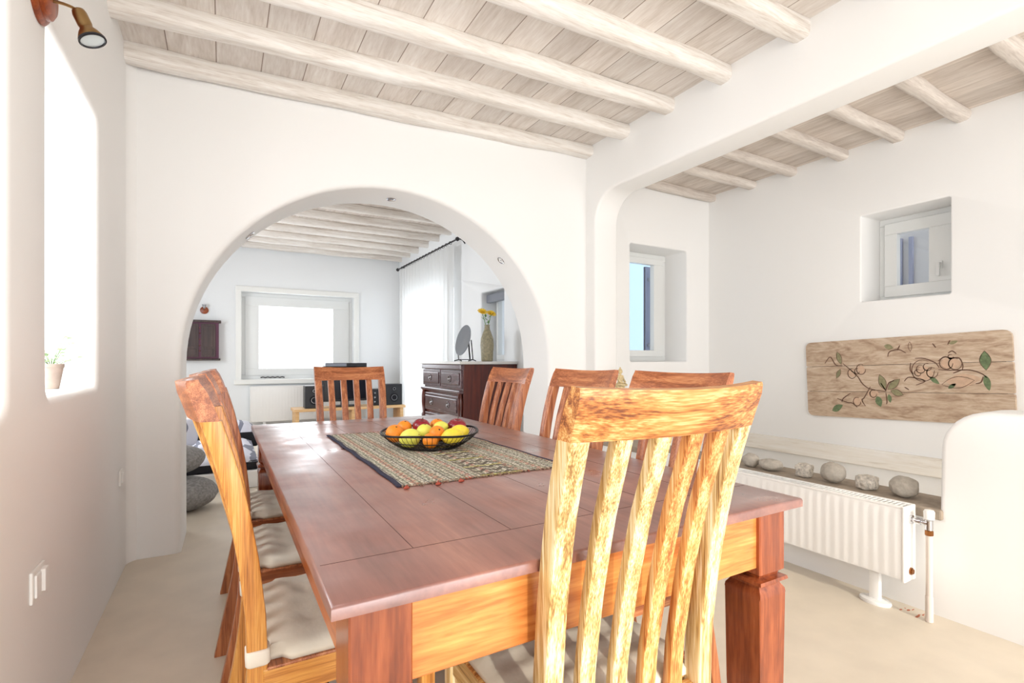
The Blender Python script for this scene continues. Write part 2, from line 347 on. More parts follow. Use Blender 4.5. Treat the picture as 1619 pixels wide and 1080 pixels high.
def slab(name, outline, holes, thick, r, frame, mat, parent=None, kind='structure', res=3):
    """wall slab with holes and softly rounded arrises; frame maps (a, b, depth) into the world"""
    cu = bpy.data.curves.new(name, 'CURVE'); cu.dimensions = '2D'; cu.fill_mode = 'BOTH'
    cu.extrude = thick/2-r; cu.bevel_depth = r; cu.offset = -r; cu.bevel_resolution = res
    def areaof(p): return sum(p[i][0]*p[(i+1) % len(p)][1]-p[(i+1) % len(p)][0]*p[i][1] for i in range(len(p)))/2
    for k, poly in enumerate([outline]+list(holes)):
        if (areaof(poly) < 0) != (k > 0): poly = poly[::-1]
        s = cu.splines.new('POLY'); s.points.add(len(poly)-1); s.use_cyclic_u = True
        for pt, q in zip(s.points, poly): pt.co = (q[0], q[1], 0, 1)
    t = bpy.data.objects.new(name, cu); C.objects.link(t)
    dg = bpy.context.evaluated_depsgraph_get(); me = bpy.data.meshes.new_from_object(t.evaluated_get(dg))
    bpy.data.objects.remove(t)
    me.transform(frame); me.materials.clear(); me.materials.append(M[mat])
    o = bpy.data.objects.new(name, me); C.objects.link(o)
    b2 = bmesh.new(); b2.from_mesh(me); bmesh.ops.remove_doubles(b2, verts=b2.verts, dist=1e-5)
    bmesh.ops.recalc_face_normals(b2, faces=b2.faces)
    for f in b2.faces: f.smooth = True
    for e in b2.edges: e.smooth = not (len(e.link_faces) == 2 and e.calc_face_angle(0) > math.radians(40))
    b2.to_mesh(me); b2.free()
    if kind: o['kind'] = kind
    if parent: o.parent = parent
    return o
def roundrect(a0, a1, b0, b1, r=.03, k=4):
    return [((a0+a1)/2+p, (b0+b1)/2+q) for p, q in rrect(a1-a0, b1-b0, r, k)]
def fr_x(x):   # plane x = const: (a, b, c) -> (x + c, a, b)
    return Matrix(((0, 0, 1, x), (1, 0, 0, 0), (0, 1, 0, 0), (0, 0, 0, 1)))
def fr_y(y, x0=0, yaw=0):   # plane y = const: (a, b, c) -> (a, y + c, b)
    return Matrix.Translation((x0, y, 0)) @ Matrix.Rotation(yaw, 4, 'Z') @ Matrix(((1, 0, 0, -x0), (0, 0, 1, 0), (0, 1, 0, 0), (0, 0, 0, 1)))
def struct(o): o['kind'] = 'structure'; return o

# ------------------------------------------------------------------ room shell
XL, XR, XW, XP = -.465, 2.75, 3.0, 4.41
YA0, YA1, YB, YR = 3.53, 3.98, 8.85, -2.6
struct(bxo('floor', (-2.4, 5.0, -3.2, 9.6, -.1, 0), 'concrete'))
ZL, ZR = 2.865, 2.975
def ceil_z(x): return ZL+(x-XL)*(ZR-ZL)/(XR-XL)
bm = bmesh.new()
vs = []
for x, y in ((-.9, -2.9), (2.9, -2.9), (2.9, 3.75), (-.9, 3.75)):
    vs.append(bm.verts.new((x, y, ceil_z(x))))
top = [bm.verts.new((v.co.x, v.co.y, v.co.z+.08)) for v in vs]
bm.faces.new(vs); bm.faces.new(top[::-1])
for i in range(4): bm.faces.new((vs[i], vs[(i+1) % 4], top[(i+1) % 4], top[i]))
struct(obj('ceiling', bm, 'planks'))
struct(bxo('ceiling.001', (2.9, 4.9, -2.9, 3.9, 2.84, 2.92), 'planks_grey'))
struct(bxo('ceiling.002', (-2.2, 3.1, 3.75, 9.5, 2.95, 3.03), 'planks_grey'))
# left wall with two deep window openings
slab('wall_left', [(YR-.4, -.1), (YR-.4, 3.2), (3.75, 3.2), (3.75, -.1)],
     [roundrect(2.05, 2.775, 1.02, 2.17, .04), roundrect(.85, 1.712, 1.0, 2.12, .04)], .5, .03, fr_x(XL-.25), 'plaster')
# arch wall
def arch_hole():
    cx, aw, z0, b = 1.08, 1.29, 1.10, 1.245
    pts = [(cx+aw, -.3), ]
    for i in range(0, 49):
        a = PI*i/48; pts.append((cx+aw*math.cos(a), z0+b*math.sin(a)))
    pts.append((cx-aw, -.3)); return pts
hole = arch_hole()
outl = [(-.9, -.3), (-.9, 3.15), (3.05, 3.15), (3.05, -.3)]
cx0 = hole[0]; 
poly = [(-.9, -.3), (-.9, 3.15), (3.05, 3.15), (3.05, -.3)] + hole
slab('wall_middle', poly, [], YA1-YA0, .035, fr_y((YA0+YA1)/2, 1, -.012), 'plaster')
# cove between left wall and arch wall
bm = bmesh.new(); rr = .09; ring = []
for z in (-.02, 2.95):
    pts = [(XL-.02, YA0+.06, z)] + [(XL+rr-rr*math.cos(a)-.002, YA0+.03-rr+rr*math.sin(a), z) for a in [PI/2*i/8 for i in range(9)]]
    ring.append([Vector(p) for p in pts])
loft(bm, ring); obj('wall_corner', bm, 'plaster', smooth=30)['kind'] = 'structure'
# wall between dining room and alcove: big opening, low sill, deep beam above
hp = [(-1.2, .93)]
for i in range(0, 9):
    a = PI/2-PI/2*i/8; hp.append((.83+.17*math.cos(a), .915-.17+.17*math.sin(a)))
hp += [(1.005, .44), (3.385, .44), ]
for i in range(0, 9):
    a = PI/2*i/8; hp.append((3.385-.24+.24*math.cos(a), 2.54-.24+.24*math.sin(a)))
hp += [(-1.2, 2.54)]
slab('wall_right', [(YR-.4, -.1), (YR-.4, 3.15), (3.6, 3.15), (3.6, -.1)], [hp], XW-XR, .022, fr_x((XR+XW)/2), 'plaster')
# alcove back wall and painting wall
slab('wall_alcove', [(2.9, -.1), (2.9, 3.1), (4.9, 3.1), (4.9, -.1)], [roundrect(3.32, 4.085, 1.12, 2.235, .02)], .45, .015, fr_y(3.57+.225), 'plaster')
slab('wall_painting', [(YR-.4, -.1), (YR-.4, 3.1), (3.7, 3.1), (3.7, -.1)], [roundrect(1.546, 2.118, 1.597, 2.277, .012)], .45, .012, fr_x(XP+.225), 'plaster')
# rear wall (behind the camera) with unseen openings added for the sun and lamps
slab('wall_rear', [(-.9, -.1), (-.9, 3.15), (4.9, 3.15), (4.9, -.1)], [roundrect(-.15, 2.35, .0, 2.35, .03), roundrect(3.1, 4.3, 0, 2.3, .03)], .3, .02, fr_y(YR-.15), 'plaster')
# lounge beyond the arch
slab('wall_far', [(-2.2, -.1), (-2.2, 3.15), (3.1, 3.15), (3.1, -.1)], [roundrect(.25, 1.95, .835, 2.2, .02)], .4, .015, fr_y(YB+.2), 'plaster_cool')
slab('wall_lounge_right', [(3.85, -.1), (3.85, 3.15), (9.2, 3.15), (9.2, -.1)], [roundrect(6.4, 8.3, .0, 2.25, .02), roundrect(4.98, 5.55, 1.1, 1.95, .02)], .35, .02, fr_x(2.74+.175), 'plaster_cool')
slab('wall_lounge_left', [(3.85, -.1), (3.85, 3.15), (9.2, 3.15), (9.2, -.1)], [roundrect(5.4, 7.0, .9, 2.1, .03)], .35, .02, fr_x(-1.5-.175), 'plaster_cool')

# ceiling beams: rough logs running left to right
TR = [0]
def beam(x0, x1, y, zc, wd, ht, mat, slope=0):
    TR[0] += 1
    bm = bmesh.new(); n = 26; rings = []
    for i in range(n+1):
        x = x0+(x1-x0)*i/n; ring = []
        base = rrect(wd, ht*1.0, .028, 3)
        for k, (a, b) in enumerate(base):
            j = noise.noise(Vector((x*2.2, y*7+k*.35, 1.7)))*.012 + noise.noise(Vector((x*9, y*7+k*1.1, 4.1)))*.004
            s = 1+j/.05
            ring.append(Vector((x, y+a*s+noise.noise(Vector((x*.9, y*3, 9)))*.02, zc(x)-ht/2+.012+b*s)))
        rings.append(ring)
    loft(bm, rings)
    o = obj('trim_%d' % TR[0], bm, mat, smooth=50); o['kind'] = 'structure'; return o
for y in (3.475, 3.01, 2.57, 2.1, 1.62, 1.14, .66, .18, -.3, -.78, -1.26, -1.74, -2.2):
    beam(XL-.1, XR+.05, y, ceil_z, .105, .105, 'beam')
for y in (3.52, 3.085, 2.675, 2.26, 1.865, 1.47, 1.04, .6, .16, -.3, -.8, -1.3, -1.8):
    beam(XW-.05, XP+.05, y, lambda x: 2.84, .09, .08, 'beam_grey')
for y in (8.72, 8.28, 7.84, 7.4, 6.95, 6.5, 6.05, 5.6, 5.15, 4.7, 4.25):
    beam(-1.55, 2.78, y, lambda x: 2.95, .075, .10, 'beam')

# ------------------------------------------------------------------ windows
WN = [0]
def window(kind, a0, a1, b0, b1, at, fw, gl, side=1, handle=None, depth=.06, label=None):
    """casement; kind 'x' lies in a plane x=at, 'y' in a plane y=at; gl = glass rectangle"""
    WN[0] += 1
    root = bpy.data.objects.new('window_%d' % WN[0], None); C.objects.link(root); root['kind'] = 'structure'
    F = fr_x(at) if kind == 'x' else fr_y(at)
    def ringbox(name, o, i, d0, d1, mat):
        bm = bmesh.new()
        for (p0, p1, q0, q1) in ((o[0], o[1], o[2], i[2]), (o[0], o[1], i[3], o[3]), (o[0], i[0], i[2], i[3]), (i[1], o[1], i[2], i[3])):
            box(bm, p0, p1, q0, q1, d0, d1, bev=.004, seg=1, mat=F)
        return obj(name, bm, mat, root)
    s = side
    ringbox('frame', (a0, a1, b0, b1), (a0+fw, a1-fw, b0+fw, b1-fw), min(0, s*depth), max(0, s*depth), 'pvc')
    ringbox('sash', (a0+fw*.8, a1-fw*.8, b0+fw*.8, b1-fw*.8), gl, min(-s*.02, s*.04), max(-s*.02, s*.04), 'pvc')
    bm = bmesh.new(); box(bm, gl[0]-.01, gl[1]+.01, gl[2]-.01, gl[3]+.01, .008, .014, mat=F); obj('pane', bm, 'glass', root)
    if handle:
        bm = bmesh.new(); hx, hz, ln = handle
        box(bm, hx-.012, hx+.012, hz-.03, hz+.03, -s*.03, -s*.018, bev=.003, mat=F)
        box(bm, hx-.008, hx+.008, hz-.015, hz+.015, -s*.06, -s*.028, bev=.003, mat=F)
        box(bm, hx-.009, hx+.009, hz-ln, hz+.012, -s*.07, -s*.055, bev=.004, mat=F); obj('handle', bm, 'chrome' if kind == 'z' else 'pvc', root)
    return root
window('x', 2.05, 2.78, 1.02, 2.17, XL-.42, .05, (2.15, 2.68, 1.12, 2.07), -1)
window('x', .85, 1.71, 1.0, 2.12, XL-.42, .05, (.95, 1.61, 1.1, 2.02), -1)
window('y', 3.32, 4.085, 1.12, 2.235, 3.86, .06, (3.46, 3.90, 1.235, 2.125), 1)
window('x', 1.546, 2.118, 1.597, 2.28, 4.70, .055, (1.775, 1.985, 1.73, 2.145), 1, handle=(1.70, 1.85, .09))
wf = window('y', .25, 1.95, .835, 2.2, 9.0, .07, (.50, 1.63, 1.0, 2.0), 1)
# a dark window handle on the narrow casement
bm = bmesh.new(); box(bm, 3.575, 3.592, 1.50, 1.62, 3.80, 3.83, bev=.004); obj('handle', bm, 'black', bpy.data.objects['window_3'])
bm = bmesh.new(); tube(bm, [(.52+.035*i, 8.93, .858+(.010 if i % 2 else 0)) for i in range(11)], .009, 6); obj('trickle_vent', bm, 'darkmetal', wf, smooth=60)
# raised moulding around the far window
bm = bmesh.new()
for d in ((.17, .25, .77, 2.28), (1.95, 2.03, .77, 2.28)): box(bm, d[0], d[1], YB-.03, YB+.02, d[2], d[3], bev=.008)
box(bm, .172, 2.028, YB-.032, YB+.02, 2.2, 2.282, bev=.008); box(bm, .15, 2.05, YB-.07, YB+.05, .76, .835, bev=.008)
obj('trim_%d' % 90, bm, 'paint')['kind'] = 'structure'
# narrow window's outside shutter, then a grey panel added behind the small window
t = bpy.data.objects.new('shutter', None); C.objects.link(t); t.location = (4.46, 4.42, 1.12); t.parent = bpy.data.objects['window_3']
bm = bmesh.new()
for x in (-.125, .03, .15, .27): box(bm, x-.0, x+.03, -.02, .02, 0, 1.12, bev=.004)
box(bm, -.125, .30, -.008, .008, .0, 1.12); obj('panel', bm, 'shutter', t)
for z in (.17, .95): bxo('hinge_strap', (-.10, .06, -.034, -.02, z, z+.035), 'tvgrey', t, .003)
t = bpy.data.objects.new('shutter', None); C.objects.link(t); t.location = (5.2, 1.95, 1.5); t.parent = bpy.data.objects['window_4']
bxo('panel', (-.015, .015, -.5, .45, -.1, .9), 'viewgrey', t)  # grey panel added to stand for the grey, shaded view outside
bm = bmesh.new(); box(bm, -.045, -.015, .12, .15, 0, .7, bev=.003); box(bm, -.045, -.015, .2, .215, 0, .7, bev=.003); obj('batten', bm, 'shutter', t)
bxo('latch', (-.06, -.015, .0, .1, .19, .22), 'black', t, .004)
struct(bxo('sky_backdrop', (3.2, 6.6, 6.2, 6.3, -.1, 3.4), 'sky_sheet'))  # added pale blue sheet standing in for the sky behind the alcove window
# terrace door frame behind the curtain
r = bpy.data.objects.new('door_1', None); C.objects.link(r); r['kind'] = 'structure'
bm = bmesh.new()
for y in (6.4, 7.31, 8.22): box(bm, 2.84, 2.9, y, y+.08, 0, 2.25, bev=.005)
for z in (0, 1.0, 2.17): box(bm, 2.845, 2.895, 6.4, 8.3, z, z+.08, bev=.005)
obj('frame', bm, 'pvc', r); bxo('pane', (2.865, 2.872, 6.45, 8.25, .05, 2.2), 'glass', r)
# small recessed window on the lounge right wall
window('x', 4.98, 5.55, 1.1, 1.95, 2.95, .05, (5.06, 5.47, 1.2, 1.86), 1)
bxo('blind', (2.80, 2.86, 5.0, 5.53, 1.83, 1.93), 'tvgrey', bpy.data.objects['window_6'], .01)

# ------------------------------------------------------------------ ledge, plank, skirting
struct(bxo('trim_91', (2.735, 3.03, .99, 3.37, .425, .47), 'slate', None, .008))
struct(bxo('trim_92', (XP-.035, XP+.01, 1.2, 3.55, .30, .435), 'board_white', None, .008))

# ------------------------------------------------------------------ dining table
TX0, TX1, TY0, TY1, TZ = .134, 1.282, .75, 3.075, .78
t = thing('dining_table', 'large reddish-brown wooden dining table with polished top and thick square legs', 'table', ((TX0+TX1)/2, (TY0+TY1)/2, 0))
hx, hy = (TX1-TX0)/2, (TY1-TY0)/2
bm = bmesh.new()
nx, ny = 10, 24
ring = []
def topring(z, ins):
    pts = []
    for k in range(ny): pts.append((-hx+ins, -hy+ins+(2*hy-2*ins)*k/ny))
    for k in range(nx): pts.append((-hx+ins+(2*hx-2*ins)*k/nx, hy-ins))
    for k in range(ny): pts.append((hx-ins, hy-ins-(2*hy-2*ins)*k/ny))
    for k in range(nx): pts.append((hx-ins-(2*hx-2*ins)*k/nx, -hy+ins))
    return [Vector((x+noise.noise(Vector((x*8, y*8, z)))*.0015, y+noise.noise(Vector((x*9, y*9, z+5)))*.0015, z)) for x, y in pts]
loft(bm, [topring(.757, .004), topring(.7585, .0), topring(.774, 0), topring(.7785, .002), topring(.78, .005)])
obj('tabletop', bm, 'tabletop', t, smooth=40)
# plank joints scored in the top
bm = bmesh.new()
for x in (-.40, -.19, .03, .22, .40): box(bm, x, x+.0014, -hy+.16, hy-.16, .7799, .78035)
for y in (-hy+.16, hy-.16): box(bm, -hx+.01, hx-.01, y, y+.0014, .7799, .78035)
obj('joint', bm, plain('dark_joint', (74, 34, 26), .5), t)
AP = .035
def leg_bm(cx, cy):
    bm = bmesh.new()
    def sq(z, h): return [Vector((cx+sx*h, cy+sy*h, z)) for sx, sy in ((-1, -1), (1, -1), (1, 1), (-1, 1))]
    prof = [(.757, .05), (.597, .05), (.590, .040), (.584, .038), (.580, .054), (.572, .056), (.566, .042), (.560, .042), (.548, .050), (.535, .052), (.30, .048), (.05, .040), (.0, .038)]
    loft(bm, [sq(z, h) for z, h in prof]); 
    bmesh.ops.bevel(bm, geom=[e for e in bm.edges if abs(e.verts[0].co.z-e.verts[1].co.z) > .1], offset=.003, segments=1, affect='EDGES')
    return bm
for sx in (-1, 1):
    for sy in (-1, 1): obj('leg', leg_bm(sx*(hx-AP-.045), sy*(hy-AP-.045)), 'tablewood_z', t, smooth=25)
for sy in (-1, 1):
    y = sy*(hy-AP-.018); bxo('apron', (-hx+.12, hx-.12, y-.012, y+.012, .612, .757), 'tableapron_x', t, .003)
for sx in (-1, 1):
    x = sx*(hx-AP-.018); bxo('apron', (x-.012, x+.012, -hy+.12, hy-.12, .612, .757), 'tableapron_y', t, .003)

# ------------------------------------------------------------------ dining chairs
W = .45
BACK = [(0, -.275), (.12, -.25), (.28, -.217), (.42, -.2), (.55, -.203), (.7, -.22), (.85, -.247), (.96, -.277), (1.04, -.303), (1.083, -.321)]
def back_y(z):
    for (z0, y0), (z1, y1) in zip(BACK, BACK[1:]):
        if z <= z1: 
            f = (z-z0)/(z1-z0); return y0+(y1-y0)*f
    return BACK[-1][1]
def sag(x, z):     # plan curvature of the back, strongest at the crest
    return -.034*(1-(2*x/W)**2)*max(0, min(1, (z-.45)/.5))
def taper(z): return .955+.045*max(0, min(1, (z-.5)/.5))
def post_bm(x, z0, z1, wd, dp, curved):
    bm = bmesh.new(); rings = []; n = 16
    for i in range(n+1):
        z = z0+(z1-z0)*i/n; y = back_y(z)+(sag(x, z) if curved else 0)
        k = 1 if z > .1 else .85
        rings.append([Vector((x*taper(z)+a*k, y+b, z)) for a, b in rrect(wd, dp, .005, 2)])
    loft(bm, rings); return bm
def chair(label, pal='teak', tie=True):
    t = thing('dining_chair', label, 'chair', group=None)
    mz, mx_, my = M[pal+'_z'], M[pal+'_x'], M[pal+'_y']
    for s in (-1, 1): obj('back_leg', post_bm(s*(W/2-.02), 0, 1.0, .041, .042, False), mz, t, smooth=40)
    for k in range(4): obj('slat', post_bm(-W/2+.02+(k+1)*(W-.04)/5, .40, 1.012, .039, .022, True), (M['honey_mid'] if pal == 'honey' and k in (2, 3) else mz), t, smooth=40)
    # crest rail: curved in plan, rolled backward at the top
    bm = bmesh.new(); rings = []; n = 20
    for i in range(n+1):
        x = -W/2+W*i/n; u = 2*x/W; ring = []
        zt = 1.083+.007*u*u; zb = 1.0
        prof = [(zb, 0), (zb+.03, 0), (zt-.025, 0), (zt-.006, .002), (zt, .006)]
        th = lambda z: .034 if z < zt-.03 else .034-.016*(z-(zt-.03))/.03
        fr = [(back_y(z)+sag(x, z)+th(z)/2, z) for z, _ in prof]; bk = [(back_y(z)+sag(x, z)-th(z)/2-.003, z-.002*(z > 1.07)) for z, _ in prof][::-1]
        rings.append([Vector((x, y, z)) for y, z in fr+bk])
    loft(bm, rings); obj('crest_rail', bm, mx_, t, smooth=35)
    # lower back rail behind the cushion, seat frame, front legs, stretchers
    bxo('seat_rail', (-W/2+.035, W/2-.035, -.212, -.188, .37, .44), mx_, t, .003)
    bxo('seat_rail', (-W/2+.035, W/2-.035, .19, .212, .37, .44), mx_, t, .003)
    for s in (-1, 1):
        x = s*(W/2-.018); bxo('seat_rail', (x-.011, x+.011, -.19, .195, .37, .44), my, t, .003)
        bm = bmesh.new(); xl = s*(W/2-.02)
        loft(bm, [[Vector((xl+a*k, .195+b*k, z)) for a, b in rrect(.04, .04, .004, 2)] for z, k in ((0, .8), (.2, .92), (.44, 1))]); obj('front_leg', bm, mz, t, smooth=40)
        bxo('stretcher', (x-.008, x+.008, -.22, .19, .17, .2), my, t, .003)
    bxo('stretcher', (-W/2+.03, W/2-.03, -.02, 0, .172, .198), mx_, t, .003)
    bxo('seat_panel', (-W/2+.002, W/2-.002, -.182, .22, .438, .446), mx_, t, .003)
    # tufted cushion
    bm = bmesh.new(); n = 22; cw, cdp = W/2-.008, .205; top = {}; bot = {}
    for i in range(n+1):
        for j in range(n+1):
            u, v = -1+2*i/n, -1+2*j/n
            e = max(abs(u), abs(v)); ed = max(0, 1-e**6)**.5
            puff = .012+.022*ed
            for tx in (-.4, .4):
                for ty in (-.4, .4): puff -= .012*math.exp(-((u-tx)**2+(v-ty)**2)/.012)
            puff -= .004*max(0, math.sin(u*7.5+.8*noise.noise(Vector((u, v*2, 8)))))**12*ed
            puff += .0035*math.sin(v*17+2.2*noise.noise(Vector((u*1.5, v*2, 3))))*ed+.006*noise.noise(Vector((u*2.5, v*2.5, .7)))*ed
            x, y = u*cw, .018+v*cdp
            if v < -.8 and abs(u) > .86: x *= .9
            top[i, j] = bm.verts.new((x, y, .449+puff)); bot[i, j] = bm.verts.new((x, y, .447))
    for i in range(n):
        for j in range(n):
            bm.faces.new((top[i, j], top[i+1, j], top[i+1, j+1], top[i, j+1])); bm.faces.new((bot[i, j], bot[i, j+1], bot[i+1, j+1], bot[i+1, j]))
    for i in range(n):
        for a, b in (((i, 0), (i+1, 0)), ((i+1, n), (i, n)), ((0, i+1), (0, i)), ((n, i), (n, i+1))):
            bm.faces.new((top[a], bot[a], bot[b], top[b]))
    cu = obj('seat_cushion', bm, 'cushion', t, smooth=180); cu['label'] = 'cream tufted tie-on seat cushion'
    for s in ((-1, 1) if tie else ()):
        bm = bmesh.new(); x = s*(W/2-.02)*.955; rings = []
        for z in (.452, .456, .482, .486):
            g = .0 if z in (.452, .486) else .003
            rings.append([Vector((x+a, -.2+b, z)) for a, b in rrect(.05+g*2, .044+g*2, .01, 3)])
        loft(bm, rings); obj('cushion_tie', bm, 'tie', cu, smooth=60)
    return t
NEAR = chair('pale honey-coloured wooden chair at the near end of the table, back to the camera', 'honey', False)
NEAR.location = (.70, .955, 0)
proto = chair('', 'teak')
CH = [  # x, y, facing, label
 (.268, 1.47, -PI/2, 'wooden slat-back chair left of the table nearest the camera, white tie on post'),
 (.268, 2.05, -PI/2, 'wooden slat-back chair, middle one of three along the left side of the table'),
 (.285, 2.64, -PI/2, 'wooden slat-back chair on the left side of the table, the one nearest the arch'),
 (.738, 3.16, PI, 'slat-back wooden chair at the far head of the table before the television'),
 (1.165, 2.60, PI/2, 'slat-back wooden chair on the table\'s right side in front of the dark dresser'),
 (1.165, 1.91, PI/2, 'slat-back wooden chair on the right side, its back just left of the small statue'),
 (1.165, 1.335, PI/2, 'slat-back wooden chair on the right side nearest the camera, under the narrow alcove window')]
for k, (x, y, rz, lb) in enumerate(CH):
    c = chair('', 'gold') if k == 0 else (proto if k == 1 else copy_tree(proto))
    c.location = (x, y, 0); c.rotation_euler = (0, 0, rz); c['label'] = lb
for o in bpy.data.objects:
    if o.name.startswith('dining_chair') and o.parent is None: o['group'] = 'dining chairs around the table'

# ------------------------------------------------------------------ runner
RX0, RX1, RY0, RY1 = .425, .985, 1.36, 2.45
t = thing('table_runner', 'woven patterned table runner with navy edge lying under the fruit bowl', 'table runner', ((RX0+RX1)/2, (RY0+RY1)/2, TZ+.0008))
rw, rl = (RX1-RX0)/2, (RY1-RY0)/2
bm = bmesh.new(); n1, n2 = 28, 50; top = {}; bot = {}
for i in range(n1+1):
    for j in range(n2+1):
        u, v = -1+2*i/n1, -1+2*j/n2
        x, y = u*rw+.006*noise.noise(Vector((v*4, .3, 0)))*abs(u), v*rl+.016*noise.noise(Vector((u*3.3, 7.1, 0)))*abs(v)
        z = .0012+.0025*max(0, noise.noise(Vector((u*3, v*5, 2))))*(abs(u) > .2)
        top[i, j] = bm.verts.new((x, y, z+.002)); bot[i, j] = bm.verts.new((x, y, z-.0008))
for i in range(n1):
    for j in range(n2):
        bm.faces.new((top[i, j], top[i+1, j], top[i+1, j+1], top[i, j+1])); bm.faces.new((bot[i, j], bot[i, j+1], bot[i+1, j+1], bot[i+1, j]))
for i in range(n1):
    for a, b in (((i, 0), (i+1, 0)), ((i+1, n2), (i, n2))): bm.faces.new((top[a], bot[a], bot[b], top[b]))
for j in range(n2):
    for a, b in (((0, j+1), (0, j)), ((n1, j), (n1, j+1))): bm.faces.new((top[a], bot[a], bot[b], top[b]))
obj('woven_cloth', bm, 'runner', t, smooth=180)
for s, wd in ((-1, .016), (1, .006)):
    bm = bmesh.new(); rings = []
    for j in range(61):
        v = -1+2*j/60; x = s*rw+.006*noise.noise(Vector((v*4, .3, 0)))+s*.003*noise.noise(Vector((v*30, s, 0)))
        rings.append([Vector((x+a, v*rl, .003+b)) for a, b in rrect(wd, .005, .002, 2)])
    loft(bm, rings); obj('edging', bm, 'navy', t, smooth=60)
bm = bmesh.new(); random.seed(3)
for s in (-1, 1):
    bm = bmesh.new()
    for k in range(70):
        x = -rw+2*rw*(k+.5)/70+random.uniform(-.003, .003); y0 = s*(rl-.006); L_ = random.uniform(.008, .022)*(1.5 if random.random() < .12 else 1)
        mi = 1 if noise.noise(Vector((x*9, s*4, 0))) > .08 else 0
        tube(bm, [(x, y0, .003), (x+random.uniform(-.005, .005), y0+s*L_*.5, .004), (x+random.uniform(-.008, .008), y0+s*L_, .0016)], [.0016, .0016, .001], 5, mi)
    if s < 0:
      for x in (-.262, -.17, -.10): tube(bm, [(x, -rl, .003), (x-.01, -rl-.018, .003), (x-.006, -rl-.03, .0045), (x-.018, -rl-.026, .003)], [.003, .0035, .004, .003], 6, 1)
    obj('fringe', bm, ['fringe', 'brick'], t, smooth=180)

# ------------------------------------------------------------------ fruit bowl and fruit
BX, BY, BZ = .722, 1.925, TZ+.0065
t = thing('fruit_bowl', 'wide black wire-mesh fruit bowl on the woven runner', 'bowl', (BX, BY, BZ))
def rimwave(a): return .004*math.cos(3*a)
bm = bmesh.new(); rings = []
R_ = [(.112, .004), (.135, .012), (.16, .028), (.18, .046), (.19, .060)]
for k in range(60):
    a = 2*PI*k/60; tube(bm, [(r*math.cos(a), r*math.sin(a), z+(rimwave(a) if z > .05 else 0)) for r, z in R_], .0011, 4)
for k in range(12):
    y = -.1+.2*k/11; h = math.sqrt(max(0, .112**2-y*y)); tube(bm, [(-h, y, .004), (h, y, .004)], .001, 4); tube(bm, [(y, -h, .005), (y, h, .005)], .001, 4)
obj('wire_mesh', bm, 'darkmetal', t, smooth=180)
bm = bmesh.new(); tube(bm, [(.191*math.cos(2*PI*k/64), .191*math.sin(2*PI*k/64), .061+rimwave(2*PI*k/64)) for k in range(64)], .0042, 8, closed=True); obj('rim', bm, 'darkmetal', t, smooth=180)
bm = bmesh.new(); tube(bm, [(.115*math.cos(2*PI*k/48), .115*math.sin(2*PI*k/48), .005) for k in range(48)], .005, 8, closed=True)
tube(bm, [(.163*math.cos(2*PI*k/48), .163*math.sin(2*PI*k/48), .030) for k in range(48)], .002, 6, closed=True); obj('base_ring', bm, 'darkmetal', t, smooth=180)
def fruit(name, kind, x, y, z, r, label, rz=0, tilt=0):
    bm = bmesh.new(); n = 24; prof = []
    for i in range(n+1):
        a = PI*i/n; rr = r*math.sin(a); zz = -r*math.cos(a)
        if kind == 'orange': zz *= .93; rr *= 1.0
        if kind == 'lemon':
            q = abs(math.cos(a)); zz *= 1.22+.12*q**12; rr *= .96
        if kind == 'apple':
            rr *= 1.04+.05*math.cos(a)*-1
            zz = zz*.92-(.22*r*math.exp(-(rr/(.35*r))**2) if a > PI/2 else -.12*r*math.exp(-(rr/(.3*r))**2))
        prof.append((max(rr, .0004), zz))
    lathe(bm, prof, 28)
    mat = {'orange': 'orange', 'lemon': 'lemon', 'apple': 'apple'}[kind]
    if 'green' in label: mat = 'greenlemon'
    o = obj(name, bm, mat, smooth=180); o.location = (x, y, z); o.rotation_euler = (tilt, 0, rz)
    tag(o, label, 'fruit', 'fruit in the wire bowl')
    bm = bmesh.new()
    if kind == 'apple': tube(bm, [(0, 0, r*.62), (.001, 0, r*.9), (.004, 0, r*1.12)], [.0012, .0012, .002], 6)
    elif kind == 'orange': lathe(bm, [(.0005, r*.925), (.004, r*.93), (.003, r*.95), (.0005, r*.952)], 8)
    else: lathe(bm, [(.0005, r*1.3), (.003, r*1.32), (.0005, r*1.36)], 8)
    obj('stem', bm, 'stem', o, smooth=60)
zf = BZ
FR = [
 ('lemon', .632, 1.905, .041, .038, 'large pale green and yellow citrus at the front left of the wire bowl', .5, 1.2),
 ('orange', .597, 1.985, .052, .037, 'orange at the far left end of the wire bowl', 0, .6),
 ('orange', .652, 2.035, .066, .031, 'orange at the back left, beside the left red apple', 0, .4),
 ('apple', .712, 2.000, .072, .034, 'dark red apple at the back between two oranges', 0, .3),
 ('orange', .790, 2.020, .066, .032, 'orange at the back between the two red apples', 0, .3),
 ('orange', .708, 1.948, .056, .033, 'orange in the middle, right of the pale green citrus', 0, .2),
 ('orange', .738, 1.888, .054, .032, 'orange behind the front yellow lemon', 0, .9),
 ('orange', .692, 1.84, .036, .030, 'orange low at the front of the bowl, left of the striped-looking lemon', 0, .9),
 ('lemon', .778, 1.955, .068, .026, 'small pale green lemon wedged below the back right orange', .9, 1.3),
 ('apple', .856, 1.965, .064, .039, 'dark red apple at the right end of the bowl', 0, .2),
 ('lemon', .778, 1.83, .047, .034, 'bright yellow lemon at the front of the bowl', 1.0, 1.45),
 ('lemon', .828, 1.880, .053, .032, 'yellow lemon at the front right below the right red apple', 1.3, 1.4)]
for k, x, y, z, r, lb, rz, ti in FR: fruit(k, k, x, y, zf+z, r, lb, rz, ti)

